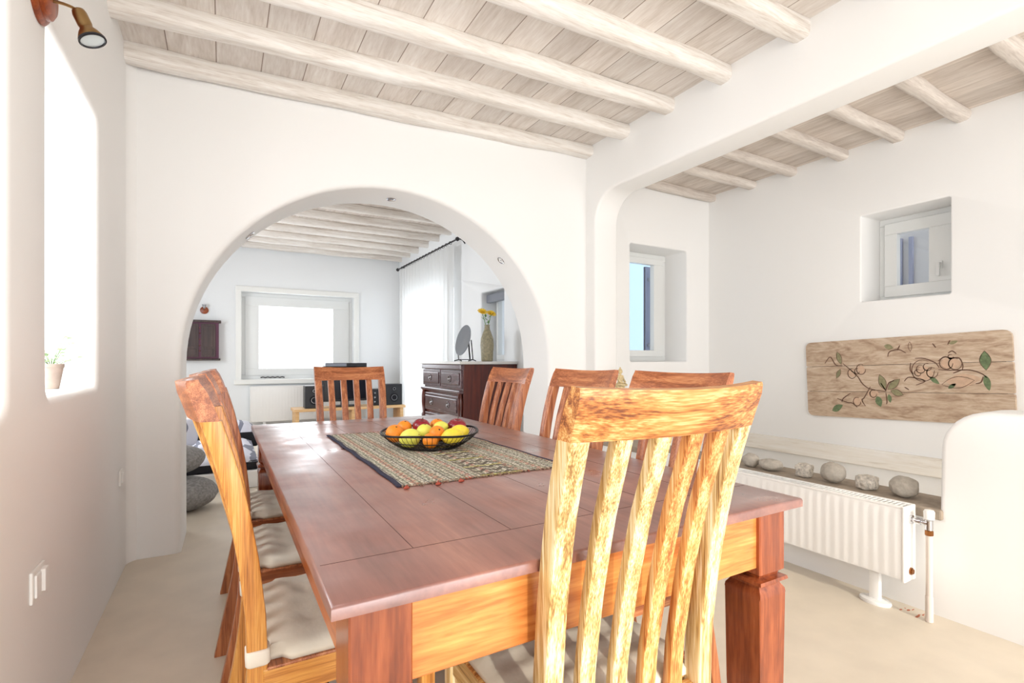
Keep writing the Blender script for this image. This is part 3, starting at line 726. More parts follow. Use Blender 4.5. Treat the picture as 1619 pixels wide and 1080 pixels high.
# ------------------------------------------------------------------ radiators
def radiator(label, L_, Hh, D, loc, rz, ribs, feet=True, valve=True):
    """local x along the panel, front faces -y"""
    t = thing('radiator', label, 'radiator', loc, rz)
    bm = bmesh.new(); n = ribs*4; prof = []
    for i in range(n+1):
        x = -L_/2+.012+(L_-.024)*i/n; ph = i % 4; y = -D/2-(.0028 if ph in (1, 2) else 0); prof.append((x, y))
    rings = []
    for z, ins in ((.01, .008), (.03, 0), (Hh-.035, 0), (Hh-.012, .008)):
        rings.append([Vector((x, y+ins*(.6 if y < -D/2-.001 else 0), z)) for x, y in prof]+[Vector((x, -D/2+.014, z)) for x, y in (prof[-1], prof[0])])
    loft(bm, rings); obj('front_panel', bm, 'metalwhite', t, smooth=35)
    bxo('back_panel', (-L_/2+.01, L_/2-.01, D/2-.014, D/2, .01, Hh-.01), 'metalwhite', t, .004)
    for s in (-1, 1): bxo('side_cover', (min(s*L_/2, s*(L_/2-.012)), max(s*L_/2, s*(L_/2-.012)), -D/2-.004, D/2, 0, Hh), 'metalwhite', t, .004)
    bm = bmesh.new(); box(bm, -L_/2+.01, L_/2-.01, -D/2, -D/2+.012, Hh-.012, Hh, bev=.003); box(bm, -L_/2+.01, L_/2-.01, D/2-.012, D/2, Hh-.012, Hh, bev=.003)
    k = int(L_/.02)
    for i in range(k): 
        x = -L_/2+.014+(L_-.03)*i/k; box(bm, x, x+.005, -D/2+.01, D/2-.01, Hh-.009, Hh-.004)
    obj('top_grille', bm, 'metalwhite', t)
    if feet:
        for x in (L_/2-.14, -L_/2+.2):
            bm = bmesh.new(); box(bm, x-.022, x+.022, -.014, .014, -.135, .02, bev=.004)
            lathe(bm, [(.055, -.15), (.058, -.142), (.055, -.134), (.03, -.130)], 28, (x, 0, 0), sx=1.15, sy=.8); obj('foot', bm, 'metalwhite', t, smooth=40)
    return t
RL = 1.55
rad = radiator('long low white panel radiator on floor feet below the stone ledge', RL, .335, .10, (2.652, 1.072+RL/2, .15), -PI/2, 36)
# local +x -> world -y; valve at the near end
def plug(z):
    bm = bmesh.new(); lathe(bm, [(.016, 0), (.016, .006), (.011, .006), (.011, .012), (.004, .013)], 12, mat=Matrix.Translation((RL/2, 0, z)) @ Matrix.Rotation(PI/2, 4, 'Y')); return bm
obj('drain_plug', plug(.045), 'bronze', rad, smooth=30)['label'] = 'bronze drain plug'
bm = bmesh.new(); X0 = RL/2
RY_ = Matrix.Rotation(PI/2, 4, 'Y')
lathe(bm, [(.02, 0), (.02, .008), (.011, .01), (.011, .024), (.015, .024), (.015, .040), (.011, .042), (.011, .052), (.0145, .053), (.0145, .066)], 14, mat=Matrix.Translation((X0, .0, .275)) @ RY_)
lathe(bm, [(.0145, -.028), (.0145, .012), (.010, .018)], 14, (X0+.068, 0, .275)); v = obj('valve', bm, 'chrome', rad, smooth=30); v['label'] = 'chrome radiator valve'
bm = bmesh.new(); lathe(bm, [(.012, .016), (.019, .02), (.020, .05), (.016, .058), (.004, .06)], 18, (X0+.068, 0, .275)); obj('valve_cap', bm, 'metalwhite', v, smooth=50)
bm = bmesh.new(); lathe(bm, [(.014, -.052), (.016, -.048), (.016, -.032), (.012, -.028)], 8, (X0+.068, 0, .275)); obj('union_nut', bm, 'bronze', v, smooth=20)
bm = bmesh.new(); tube(bm, [(X0+.068, 0, .23), (X0+.068, .002, .05), (X0+.068, .002, -.149)], .0125, 14); tube(bm, [(X0+.068, .002, -.149), (X0+.068, .002, -.04)], .0145, 14); obj('supply_pipe', bm, plain('painted_pipe', (222, 210, 200), .4), rad, smooth=50)
radiator('white panel radiator under the far lounge window behind the television stand', 1.75, .56, .1, (1.24, 8.77, .17), 0, 38, valve=False)
# rust marks on the floor near the radiator foot
bm = bmesh.new(); random.seed(5)
for k in range(9): lathe(bm, [(.006, .0), (.006, .0006)], 7, (2.67+random.uniform(-.02, .05), 1.08+random.uniform(-.05, .04), .0002), sx=random.uniform(.5, 2.2), sy=random.uniform(.3, 1))
tag(obj('rust_stain', bm, 'dirt'), 'small rust-red scratches on the floor beside the radiator foot', 'stain')

# ------------------------------------------------------------------ stones on the ledge
def blob(name, c, s, mat, label, cat, seed, group=None, amp=.12, sq=0, sub=4, rz=0, fr=1.6):
    bm = bmesh.new(); bmesh.ops.create_icosphere(bm, subdivisions=sub, radius=1)
    for v in bm.verts:
        d = v.co.normalized()
        if sq:
            m = max(abs(d.x), abs(d.y), abs(d.z)); d = d*((1-sq)+sq/m)
        d = d*(1+amp*noise.noise(d*fr+Vector((seed, 0, 0)))+amp*.25*noise.noise(d*5+Vector((seed, 0, 0))))
        v.co = Vector((d.x*s[0], d.y*s[1], d.z*s[2]))
    zmin = min(v.co.z for v in bm.verts)
    for v in bm.verts: v.co.z -= zmin+.06*s[2]
    for v in bm.verts: v.co.z = max(v.co.z, 0)
    o = obj(name, bm, mat, smooth=180); o.location = c; o.rotation_euler = (0, 0, rz)
    tag(o, label, cat, group); return o
G = 'stones along the slate ledge'
ZS = .4702
blob('stone', (2.855, 1.995, ZS), (.05, .05, .042), 'stone', 'grey stone on the ledge half hidden behind the honey chair back', 'stone', 1, G)
blob('stone', (2.855, 1.865, ZS), (.055, .07, .036), 'stone', 'flat grey-brown pebble on the ledge, left of the first rough pale block', 'stone', 2, G)
blob('stone', (2.86, 1.665, ZS), (.04, .038, .038), 'coral', 'rough pale cube-shaped stone between the flat pebble and the round cobble', 'stone', 3, G, .16, .6)
blob('stone', (2.86, 1.51, ZS), (.058, .062, .054), 'stone', 'round grey cobble in the middle of the ledge between two rough pale blocks', 'stone', 4, G)
blob('stone', (2.86, 1.345, ZS), (.042, .044, .036), 'coral', 'rough pale blocky stone right of the round cobble', 'stone', 5, G, .18, .55)
blob('stone', (2.86, 1.185, ZS), (.055, .062, .052), 'stone', 'smooth oval grey stone at the right end of the ledge nearest the valve', 'stone', 6, G)

# ------------------------------------------------------------------ statue on a plinth
t = thing('plinth', 'slim white plaster plinth on the ledge end carrying the small statue', 'plinth', (2.9, 3.24, .4702))
bm = bmesh.new(); box(bm, -.055, .055, -.055, .055, 0, .40, bev=.008); obj('shaft', bm, 'plaster', t); bxo('cap', (-.065, .065, -.065, .065, .395, .41), 'plaster', t, .004)
t = thing('buddha_statue', 'small gilt seated buddha statue in front of the alcove corner', 'statue', (2.9, 3.24, .8802), .35)
bm = bmesh.new()
lathe(bm, [(.052, 0), (.055, .006), (.050, .012), (.046, .018), (.052, .026), (.05, .034), (.04, .036)], 24, sx=1, sy=.72); obj('lotus_base', bm, 'buddha', t, smooth=40)
bm = bmesh.new()
lathe(bm, [(.048, .034), (.053, .044), (.044, .056), (.028, .064), (.027, .085), (.036, .108), (.038, .118), (.026, .127), (.012, .130), (.012, .138), (.020, .144), (.0235, .156), (.022, .168), (.014, .178), (.008, .182), (.009, .188), (.004, .194), (.0005, .195)], 24, sx=1, sy=.75)
for s in (-1, 1):
    tube(bm, [(s*.034, 0, .118), (s*.045, -.006, .09), (s*.034, -.03, .066), (s*.006, -.038, .062)], [.011, .010, .008, .006], 8)
    tube(bm, [(s*.005, -.012, .050), (s*.05, -.014, .048), (s*.03, -.042, .045), (-s*.015, -.044, .046)], [.014, .014, .011, .008], 8)
    lathe(bm, [(.001, -.009), (.003, 0), (.001, .009)], 6, (s*.0235, 0, .152))
tube(bm, [(0, -.0165, .160), (0, -.020, .153), (0, -.0165, .15)], .003, 6)
obj('body', bm, 'buddha', t, smooth=180)

# ------------------------------------------------------------------ painted board on the alcove wall
t = thing('painted_board', 'old three-plank wooden board painted with vines and flowers hung on the alcove wall', 'wall board', (XP-.0125, 1.872, .995))
t.rotation_euler = (0, math.radians(0), -PI/2)
t.rotation_euler = (Matrix.Rotation(-PI/2, 3, 'Z') @ Matrix.Rotation(math.radians(-2.2), 3, 'Y')).to_euler()
BW, BH = 1.32, .625
bm = bmesh.new()
def plank(zc, h, top, bottom):
    o = []
    def cr(cx, cz, r, a0, k=4):
        for i in range(k+1):
            a = math.radians(a0+90*i/k); o.append((cx+r*math.cos(a), cz+r*math.sin(a)))
    rt = .045 if top else .012; rb = .045 if bottom else .012
    x, z0, z1 = BW/2, zc-h/2, zc+h/2
    cr(x-rt, z1-rt, rt, 0); cr(-x+rt, z1-rt, rt, 90); cr(-x+rb, z0+rb, rb, 180); cr(x-rb, z0+rb, rb, 270)
    loft(bm, [[Vector((a, y, b)) for a, b in o] for y in (-.012, .012)])
hh = BH/3-.003
plank(BH/3, hh, True, False); plank(0, hh, False, False); plank(-BH/3, hh, False, True)
bo = obj('boards', bm, 'boardwood', t, smooth=20)
bxo('back_batten', (-.62, .62, .003, .0115, -.28, .28), 'cabinet', t)
def bc(px, py):   # reference grid of the drawing -> board plane
    u = (px-80)/1450; yt = 185-80*u; yb = 690+85*u; v = (py-yt)/(yb-yt)
    return Vector((-BW/2+BW*u, -.0128, BH/2-BH*v))
bm = bmesh.new()
def smoothp(pts, k=6):
    out = []; P = [Vector(p) for p in pts]
    for i in range(len(P)-1):
        p0, p1, p2, p3 = P[max(i-1, 0)], P[i], P[i+1], P[min(i+2, len(P)-1)]
        for j in range(k):
            s = j/k; out.append(.5*((2*p1)+(p2-p0)*s+(2*p0-5*p1+4*p2-p3)*s*s+(-p0+3*p1-3*p2+p3)*s**3))
    out.append(P[-1]); return out
def stroke(pts, wd=4, mi=0):
    q = [bc(x, y) for x, y in smoothp([(a, b, 0) for a, b in pts]) for x, y in [(x, y)]] if False else [bc(v.x, v.y) for v in smoothp([(a, b, 0) for a, b in pts])]
    w_ = wd/1450*BW/2; n = len(q); rings = []
    for i, p in enumerate(q):
        tt = (q[min(i+1, n-1)]-q[max(i-1, 0)]).normalized(); nn = Vector((-tt.z, 0, tt.x)); k = w_*(.5+.5*math.sin(PI*(i+.6)/(n+.2)))
        rings.append([p+nn*k, p+nn*k+Vector((0, .001, 0)), p-nn*k+Vector((0, .001, 0)), p-nn*k])
    loft(bm, rings, mi=mi)
def leaf(cx, cy, L_, wd, ang, mi=1):
    a = math.radians(ang); o = []
    n = 12
    for s in (1, -1):
        rng = range(n+1) if s == 1 else range(n-1, 0, -1)
        for i in rng:
            f = i/n; lx = (f-.5)*L_; ly = s*wd/2*math.sin(PI*f)**.8*(1.15-.3*f)
            o.append(bc(cx+lx*math.cos(a)-ly*math.sin(a), cy+lx*math.sin(a)+ly*math.cos(a)))
    loft(bm, [o, [p+Vector((0, .0008, 0)) for p in o]], mi=mi)
def leafline(cx, cy, L_, wd, ang):
    a = math.radians(ang)
    for s in (1, -1): stroke([(cx+(f-.5)*L_*math.cos(a)-s*wd/2*math.sin(PI*f)*math.sin(a), cy+(f-.5)*L_*math.sin(a)+s*wd/2*math.sin(PI*f)*math.cos(a)) for f in (0, .25, .5, .75, 1)], 4)
def circ(cx, cy, r, a0=0, a1=330, wd=4): stroke([(cx+r*math.cos(math.radians(a)), cy+r*math.sin(math.radians(a))) for a in range(a0, a1, 30)], wd)
for a in ((640, 545, 90, 70, 0), (1250, 455, 210, 90, -6), (1010, 405, 120, 100, 10), (1180, 335, 130, 90, 0), (520, 600, 90, 50, 10), (480, 395, 60, 60, 0), (555, 375, 60, 60, 0)): leaf(*a, mi=3)
for a in ((345, 642, 100, 46, -22), (680, 600, 80, 50, 70), (760, 580, 60, 30, 80), (1380, 320, 130, 62, 88), (1385, 475, 110, 40, 80), (1072, 455, 80, 30, 40), (1180, 495, 60, 26, -35)): leaf(*a)
for a in ((712, 465, 110, 50, 70), (795, 480, 110, 46, -40), (815, 540, 90, 40, 20), (375, 292, 90, 36, 70), (365, 402, 70, 30, -60), (770, 215, 70, 36, 15), (1200, 190, 60, 24, -20)): leaf(*a, mi=2)
for a in ((712, 465, 116, 54, 70), (795, 480, 116, 50, -40), (815, 540, 96, 44, 20), (377, 292, 96, 40, 70), (365, 402, 74, 32, -60), (920, 215, 70, 24, 88), (1380, 320, 136, 64, 88), (1215, 470, 200, 80, -8)): leafline(*a)
for s in ([(250, 330), (300, 285), (345, 340), (400, 345)], [(405, 330), (440, 355), (520, 420), (560, 475), (620, 512), (735, 530)], [(620, 495), (570, 570), (550, 590), (575, 632)], [(345, 575), (430, 605), (470, 610), (510, 640)],
          [(460, 540), (400, 575), (385, 600)], [(735, 540), (740, 600), (735, 620)], [(735, 525), (760, 470), (800, 455)], [(735, 525), (700, 470)], [(950, 298), (1010, 300), (1080, 330), (1105, 365)],
          [(1100, 380), (1190, 385), (1290, 385), (1355, 410), (1385, 440)], [(1190, 405), (1240, 385)], [(1165, 265), (1190, 250), (1215, 270)], [(1100, 320), (1140, 290), (1180, 300), (1230, 300), (1250, 350), (1245, 385)],
          [(870, 460), (900, 432), (960, 440), (1010, 460), (950, 487)], [(920, 330), (915, 380), (935, 410)], [(1320, 480), (1350, 470), (1365, 430)], [(760, 285), (775, 250), (840, 235), (890, 260)], [(850, 205), (830, 240)], [(1165, 205), (1180, 175)],
          [(1070, 195), (1090, 225)], [(870, 500), (900, 520)]): stroke(s, 9)
for a in ((478, 402, 34), (552, 372, 36), (520, 385, 20), (985, 375, 28), (1060, 400, 36), (1000, 385, 75), (965, 400, 22), (1030, 360, 26), (1150, 335, 42), (1205, 340, 40), (1180, 290, 16), (640, 545, 26), (510, 600, 30)): circ(*a, wd=7)
for nm, ids in (('painted_vine', (0,)), ('painted_leaves', (1, 2)), ('painted_blossoms', (3,))):
    b3 = bm.copy(); bmesh.ops.delete(b3, geom=[f for f in b3.faces if f.material_index not in ids], context='FACES'); obj(nm, b3, ['vine', 'leafpaint', 'leafpaint2', 'blossompaint'], t)

# ------------------------------------------------------------------ left wall: spotlight, socket, plant
t = thing('wall_spotlight', 'antique brass spotlight on a round wooden base high on the left wall', 'wall lamp', (XL, 1.95, 2.2))
bm = bmesh.new(); lathe(bm, [(.088, 0), (.09, .006), (.082, .014), (.074, .016), (.072, .026), (.06, .034), (.0005, .036)], 36, mat=Matrix.Rotation(PI/2, 4, 'Y')); obj('base', bm, 'redwood', t, smooth=35)['label'] = 'turned red-brown wooden wall rose'
bm = bmesh.new(); tube(bm, smoothp([(.03, 0, -.02), (.06, -.005, -.022), (.085, -.01, -.03), (.095, -.012, -.04)]), .0045, 8); obj('arm', bm, 'brass', t, smooth=180)
HD = Matrix.Translation((.094, -.012, -.035)) @ Vector((.42, -.1, -1)).normalized().to_track_quat('Z', 'Y').to_matrix().to_4x4()
bm = bmesh.new(); lathe(bm, [(.008, -.006), (.016, 0), (.0185, .01), (.0185, .042), (.0165, .05), (.019, .056), (.026, .066), (.033, .080), (.034, .088), (.031, .088)], 28, mat=HD); hd = obj('lamp_head', bm, 'brass', t, smooth=40)
bm = bmesh.new(); lathe(bm, [(.0335, .084), (.0355, .086), (.0355, .091), (.031, .092), (.030, .088)], 28, mat=HD); obj('rim', bm, 'black', hd, smooth=40)
bm = bmesh.new(); lathe(bm, [(.0005, .080), (.012, .082), (.024, .086), (.031, .0885), (.0005, .0892)], 28, mat=HD); obj('bulb', bm, 'lampglass', hd, smooth=60)
t = thing('wall_socket', 'white double socket plate low on the left wall', 'socket', (XL, 1.935, .495))
bxo('plate', (0, .008, -.058, .058, -.045, .045), 'paint', t, .003); bm = bmesh.new()
box(bm, .008, .014, -.045, -.004, -.032, .032, bev=.002); box(bm, .008, .02, .008, .044, -.032, .032, bev=.002); obj('insert', bm, 'metalwhite', t)
t = thing('light_switch', 'small white switch low beside the arch corner of the left wall', 'switch', (XL, 3.30, .52))
bxo('plate', (0, .01, -.04, .04, -.04, .04), 'paint', t, .003); bxo('rocker', (.01, .016, -.018, .018, -.024, .024), 'metalwhite', t, .002)
t = thing('potted_plant', 'little plant in a tapered clay pot on the left window sill', 'plant', (-.572, 2.57, 1.021))
t.scale = (.62, .62, .62)
bm = bmesh.new(); lathe(bm, [(.035, 0), (.038, .004), (.058, .13), (.062, .132), (.062, .155), (.056, .155), (.052, .13), (.0005, .128)], 28); obj('pot', bm, 'pot', t, smooth=35)
bm = bmesh.new(); bm2 = bmesh.new(); random.seed(11)
for k in range(16):
    a = random.uniform(0, 2*PI); L_ = random.uniform(.08, .2); e = random.uniform(.4, 1.3)
    p0 = Vector((0, 0, .13)); p1 = p0+Vector((math.cos(a)*math.cos(e)*L_*.5, math.sin(a)*math.cos(e)*L_*.5, math.sin(e)*L_*.6)); p2 = p0+Vector((math.cos(a)*math.cos(e)*L_, math.sin(a)*math.cos(e)*L_, math.sin(e)*L_))
    tube(bm2, [p0, p1, p2], .0016, 5)
    for q in (p1, p2):
        for s in (0, 1):
            d = Vector((math.cos(a+s*2.2-1.1), math.sin(a+s*2.2-1.1), .25)).normalized(); n_ = d.cross(Vector((0, 0, 1))).normalized(); ln = .045
            vv = [q, q+d*ln*.35+n_*.013, q+d*ln*.75+n_*.009, q+d*ln-Vector((0, 0, .006)), q+d*ln*.75-n_*.009, q+d*ln*.35-n_*.013]
            up = Vector((0, 0, .0012)); loft(bm, [vv, [v+up for v in vv]])
obj('foliage', bm, 'palegreen', t); obj('stems', bm2, 'leafgreen', t)

# ------------------------------------------------------------------ recessed spots in the arch
for c, nrm, lb in (((1.10, 3.755, 2.343), (0, 0, -1), 'recessed spot at the crown of the arch'), ((.157, 3.80, 1.965), (.72, 0, -.69), 'recessed spot in the left shoulder of the arch'), ((2.01, 3.70, 1.962), (-.72, 0, -.69), 'recessed spot in the right shoulder of the arch')):
    t = thing('recessed_spot', lb, 'ceiling spot', c, group='spots recessed in the arch')
    R0 = Vector(nrm).normalized().to_track_quat('Z', 'Y').to_matrix().to_4x4()
    bm = bmesh.new(); lathe(bm, [(.022, -.004), (.034, -.004), (.036, .003), (.033, .006), (.025, .003), (.022, -.004)], 24, mat=R0); obj('bezel', bm, 'chrome', t, smooth=40)
    bm = bmesh.new(); lathe(bm, [(.0005, -.002), (.023, -.002), (.023, -.001), (.0005, .001)], 20, mat=R0); obj('lens', bm, 'tvgrey', t)

# ------------------------------------------------------------------ dresser with mirror and vase
DX0, DX1, DY0, DY1, DH = 2.085, 2.735, 4.66, 5.80, 1.12
t = thing('dresser', 'dark mahogany chest of drawers with pale stone top beyond the arch', 'dresser', (DX0, (DY0+DY1)/2, 0))
dw, dl = DX1-DX0, (DY1-DY0)/2
bxo('body', (.02, dw, -dl+.01, dl-.01, .06, DH-.03), 'dresser', t, .006)
bxo('stone_top', (-.03, dw, -dl-.01, dl+.01, DH-.03, DH), 'marble', t, .006)['label'] = 'pale stone top'
bxo('plinth', (.01, dw, -dl, dl, 0, .08), 'dresser', t, .006)
bxo('cornice', (-.015, .03, -dl, dl, DH-.085, DH-.03), 'dresserfront', t, .008)
for s in (-1, 1):
    bm = bmesh.new(); y = s*(dl-.045)
    lathe(bm, [(.03, .08), (.03, .14), (.018, .15), (.026, .2), (.03, .32), (.022, .44), (.03, .46), (.03, .5), (.018, .52), (.03, .64), (.03, .72), (.02, .78), (.032, .8)], 14, (.0, y, 0)); obj('turned_column', bm, 'dresser', t, smooth=50)
def drawer(y0, y1, z0, z1, pulls):
    d = bxo('drawer', (-.004, .03, y0, y1, z0, z1), 'dresserfront', t, .006)
    bm = bmesh.new(); box(bm, -.014, -.003, y0+.03, y1-.03, z0+.03, z1-.03, bev=.008)
    obj('carved_panel', bm, 'dresserfront', d)
    for py in pulls:
        bm = bmesh.new(); zc = (z0+z1)/2
        tube(bm, [(-.02, py+.032*math.cos(2*PI*k/20), zc+.032*math.sin(2*PI*k/20)) for k in range(20)], .004, 6, closed=True); lathe(bm, [(.014, 0), (.012, .012), (.003, .02)], 12, mat=Matrix.Translation((-.012, py, zc)) @ Matrix.Rotation(-PI/2, 4, 'Y'))
        obj('pull', bm, 'silver', d, smooth=60)
drawer(-dl+.02, -.01, .845, DH-.09, [-dl/2]); drawer(.01, dl-.02, .845, DH-.09, [dl/2])
bxo('ledge_moulding', (-.03, .02, -dl, dl, .79, .825), 'dresserfront', t, .01)
for z in (.56, .33, .10): drawer(-dl+.08, dl-.08, z, z+.20, [-.24, .24])
# mirror
t = thing('table_mirror', 'round silver tilting mirror on the left end of the dresser top', 'mirror', (2.36, 5.22, DH))
R0 = Matrix.Translation((0, 0, .235)) @ Vector((-.98, -.02, .24)).normalized().to_track_quat('Z', 'Y').to_matrix().to_4x4()
bm = bmesh.new(); lathe(bm, [(.0005, -.02), (.10, -.016), (.17, .0), (.185, .008), (.187, .014), (.178, .014), (.0005, .004)], 44, mat=R0, sx=.95, sy=.95); obj('disc', bm, 'mirror', t, smooth=30)
bm = bmesh.new()
for s in (-1, 1):
    p = R0 @ Vector((s*.185, 0, 0)); q = Vector((p.x, p.y, .0)); tube(bm, [p, p+Vector((.02, .02, -.1)), q+Vector((.03, .02, .02))], .006, 8); tube(bm, [q+Vector((-.05, -.04, .006)), q+Vector((.03, .02, .02)), q+Vector((.09, .07, .006))], .006, 8)
bk = R0 @ Vector((0, 0, -.03)); tube(bm, [R0 @ Vector((.0, .17, -.01)), bk+Vector((.05, .04, .05)), bk+Vector((.06, .05, -.1)), Vector((.12, .09, .006))], .009, 8)
pa, pb = R0 @ Vector((-.185, 0, 0)), R0 @ Vector((.185, 0, 0)); tube(bm, [Vector((pa.x+.03, pa.y+.02, .02)), Vector((pb.x+.03, pb.y+.02, .02))], .005, 8)
obj('stand', bm, 'darkmetal', t, smooth=60)
# vase and flowers
VX, VY = 2.42, 4.76
t = tag(obj('vase', (lambda b: (lathe(b, [(.055, 0), (.062, .01), (.066, .10), (.072, .17), (.066, .24), (.045, .30), (.03, .34), (.026, .375), (.031, .385), (.027, .385), (.022, .37), (.02, .30)], 32), b)[1])(bmesh.new()), 'vase', smooth=60), 'tall mottled olive bottle-shaped vase on the right end of the dresser', 'vase')
t.location = (VX, VY, DH)
def flower(tx, ty, tz, label, seed):
    t = thing('flower', label, 'flower', (VX, VY, DH+.10), group='yellow flowers in the vase')
    tip = Vector((tx, ty, tz))
    bm = bmesh.new(); tube(bm, smoothp([(tx*.05, 0, .215), (tx*.1, ty*.1, .25), (tx*.5, ty*.5, .32), tuple(tip)]), .0035, 6)
    for k in range(3):
        a = seed+k*2.1; z = .30+.03*k; q = Vector((tx*.3, ty*.3, z)); d = Vector((math.cos(a), math.sin(a), .7)).normalized(); n_ = d.cross(Vector((0, 0, 1))).normalized()
        vv = [q, q+d*.03+n_*.012, q+d*.07, q+d*.03-n_*.012]; loft(bm, [vv, [v+Vector((0, 0, .001)) for v in vv]])
    obj('stem', bm, 'leafgreen', t, smooth=60)
    bm = bmesh.new(); ax = Vector((tx*.5, -.5, .7)).normalized(); RQ = ax.to_track_quat('Z', 'Y').to_matrix()
    for l in range(3):
        for k in range(9):
            a = 2*PI*k/9+l*.35; el = .25+l*.4; ln = .058-.01*l
            d = RQ @ Vector((math.cos(a)*math.cos(el), math.sin(a)*math.cos(el), math.sin(el))); n_ = RQ @ Vector((-math.sin(a), math.cos(a), 0)); u_ = RQ @ Vector((0, 0, .0015))
            vv = [tip, tip+d*ln*.5+n_*.014, tip+d*ln*.9+n_*.011, tip+d*ln, tip+d*ln*.9-n_*.011, tip+d*ln*.5-n_*.014]; loft(bm, [vv, [v+u_ for v in vv]])
    obj('petals', bm, 'yellow', t)
flower(-.068, -.02, .41, 'yellow flower on the left in the olive vase', 0)
flower(.062, .03, .40, 'yellow flower on the right in the olive vase', 1)

# ------------------------------------------------------------------ curtain and rod
t = thing('curtain_rod', 'black curtain rod with finial and bracket above the white curtain', 'curtain rod', (2.6, 7.2, 2.68))
bm = bmesh.new(); tube(bm, [(0, -1.25, 0), (0, 1.28, 0)], .011, 10); obj('rod', bm, 'darkmetal', t, smooth=60)
for y in (-1.25, 1.28):
    bm = bmesh.new(); lathe(bm, [(.001, -.03), (.022, -.018), (.03, 0), (.022, .018), (.001, .03)], 14, (0, y, 0)); obj('finial', bm, 'black', t, smooth=60)
for y in (-1.18, 1.15):
    bm = bmesh.new(); tube(bm, smoothp([(0, y, 0), (.05, y, .02), (.10, y, .015), (.14, y, -.03)]), .009, 8); obj('bracket', bm, 'black', t, smooth=60)
bm = bmesh.new()
for k in range(17): tube(bm, [(.02*math.cos(a), -1.02+k*.128, -.006+.02*math.sin(a)) for a in [2*PI*i/14 for i in range(14)]], .0035, 5, closed=True)
obj('rings', bm, 'darkmetal', t, smooth=60)
bm = bmesh.new(); n = 260; zs = [.02, .6, 1.2, 1.8, 2.3, 2.64]; V = []
for z in zs:
    row = []
    for i in range(n+1):
        y = -1.06+2.12*i/n; amp = .032+.012*noise.noise(Vector((y*3, z, 0)))
        row.append(bm.verts.new((.0+amp*math.sin(y*46+1.5*noise.noise(Vector((y*2, z*.4, 5)))), y, z)))
    V.append(row)
for a, b in zip(V, V[1:]):
    for i in range(n): bm.faces.new((a[i], a[i+1], b[i+1], b[i]))
o = obj('curtain', bm, 'curtain', smooth=180); o.location = (2.6, 7.2, 0); tag(o, 'sheer white floor-length curtain hanging before the terrace door', 'curtain')

# ------------------------------------------------------------------ television corner
t = thing('tv_stand', 'low pine television bench in front of the far radiator', 'bench', (1.72, 8.15, 0))
bxo('top', (-.82, .84, -.22, .22, .375, .415), 'pine', t, .004)
for x in (-.8, 0, .76): bxo('leg', (x, x+.05, -.2, .2, 0, .375), 'pine', t, .004)
bxo('shelf', (-.78, .8, -.19, .2, .12, .145), 'pine', t, .003)
t = thing('television', 'black television on the pine bench behind the far head chair', 'television', (1.66, 8.16, .4155))
bxo('base', (-.2, .2, -.1, .12, 0, .02), 'black', t, .005); bxo('neck', (-.06, .06, 0, .05, .02, .1), 'black', t, .004)
bxo('casing', (-.34, .34, -.02, .05, .08, .62), 'black', t, .012); bxo('screen', (-.31, .31, -.024, -.018, .115, .585), 'screen', t)
t = thing('disc_player', 'slim silver and black disc player on top of the television', 'player', (1.66, 8.17, 1.0358))
bxo('casing', (-.31, .31, -.12, .1, 0, .055), 'black', t, .006); bxo('front_panel', (-.31, 0, -.126, -.12, .004, .05), 'tvgrey', t, .002)
def speaker(x, label):
    t = thing('speaker', label, 'speaker', (x, 8.12, .4155), group='speakers on the pine bench')
    bxo('cabinet', (-.13, .13, -.1, .12, 0, .335), 'black', t, .006)
    for z, r in ((.12, .07), (.26, .035)):
        bm = bmesh.new(); lathe(bm, [(r, 0), (r, .006), (r*.88, .006), (r*.8, -.004+.006), (r*.3, .0), (r*.28, .006), (.001, .009)], 28, mat=Matrix.Translation((0, -.1, z)) @ Matrix.Rotation(PI/2, 4, 'X')); obj('cone', bm, 'blackcloth', t, smooth=40)
        bm = bmesh.new(); tube(bm, [(r*.62*math.cos(2*PI*k/28), -.108, z+r*.62*math.sin(2*PI*k/28)) for k in range(28)], .0035, 6, closed=True); obj('ring', bm, 'silver', t, smooth=60)
speaker(1.19, 'black speaker left of the television')
speaker(2.40, 'black speaker at the right end of the pine bench')
t = thing('receiver', 'small black receiver with silver knobs between television and right speaker', 'receiver', (2.13, 8.14, .4155))
bxo('casing', (-.11, .11, -.1, .1, 0, .26), 'black', t, .006); bm = bmesh.new()
for z in (.06, .13, .2):
    for x in (-.04, .04): lathe(bm, [(.016, 0), (.014, .012), (.001, .013)], 12, mat=Matrix.Translation((x, -.1, z)) @ Matrix.Rotation(PI/2, 4, 'X'))
obj('knobs', bm, 'silver', t)

# ------------------------------------------------------------------ wall cabinet, small lamp
t = thing('wall_cabinet', 'small dark wooden cabinet with two doors on the far wall', 'cabinet', (-.27, YB, 1.13))
bxo('body', (-.26, .22, -.14, 0, .03, .565), 'cabpurple', t, .005); bxo('top', (-.29, .25, -.165, 0, .56, .595), 'cabinet', t, .006); bxo('base', (-.28, .24, -.155, 0, 0, .03), 'cabinet', t, .006)
for s in (-1, 1):
    a, b = (-.23, -.035) if s < 0 else (-.005, .18)
    d = bxo('door', (a, b, -.152, -.14, .05, .54), 'cabinet', t, .004); bxo('panel', (a+.03, b-.03, -.157, -.15, .2, .51), 'cabinet', d, .004); bxo('panel', (a+.03, b-.03, -.157, -.15, .075, .17), 'cabinet', d, .004)
bm = bmesh.new(); 
for z in (.14, .22, .31, .40, .48): lathe(bm, [(.008, 0), (.006, .008), (.001, .01)], 8, mat=Matrix.Translation((-.02, -.142, z)) @ Matrix.Rotation(PI/2, 4, 'X'))
obj('studs', bm, 'bronze', t)
t = thing('small_wall_lamp', 'tiny brown and silver wall lamp above the dark cabinet', 'wall lamp', (-.237, YB, 1.88))
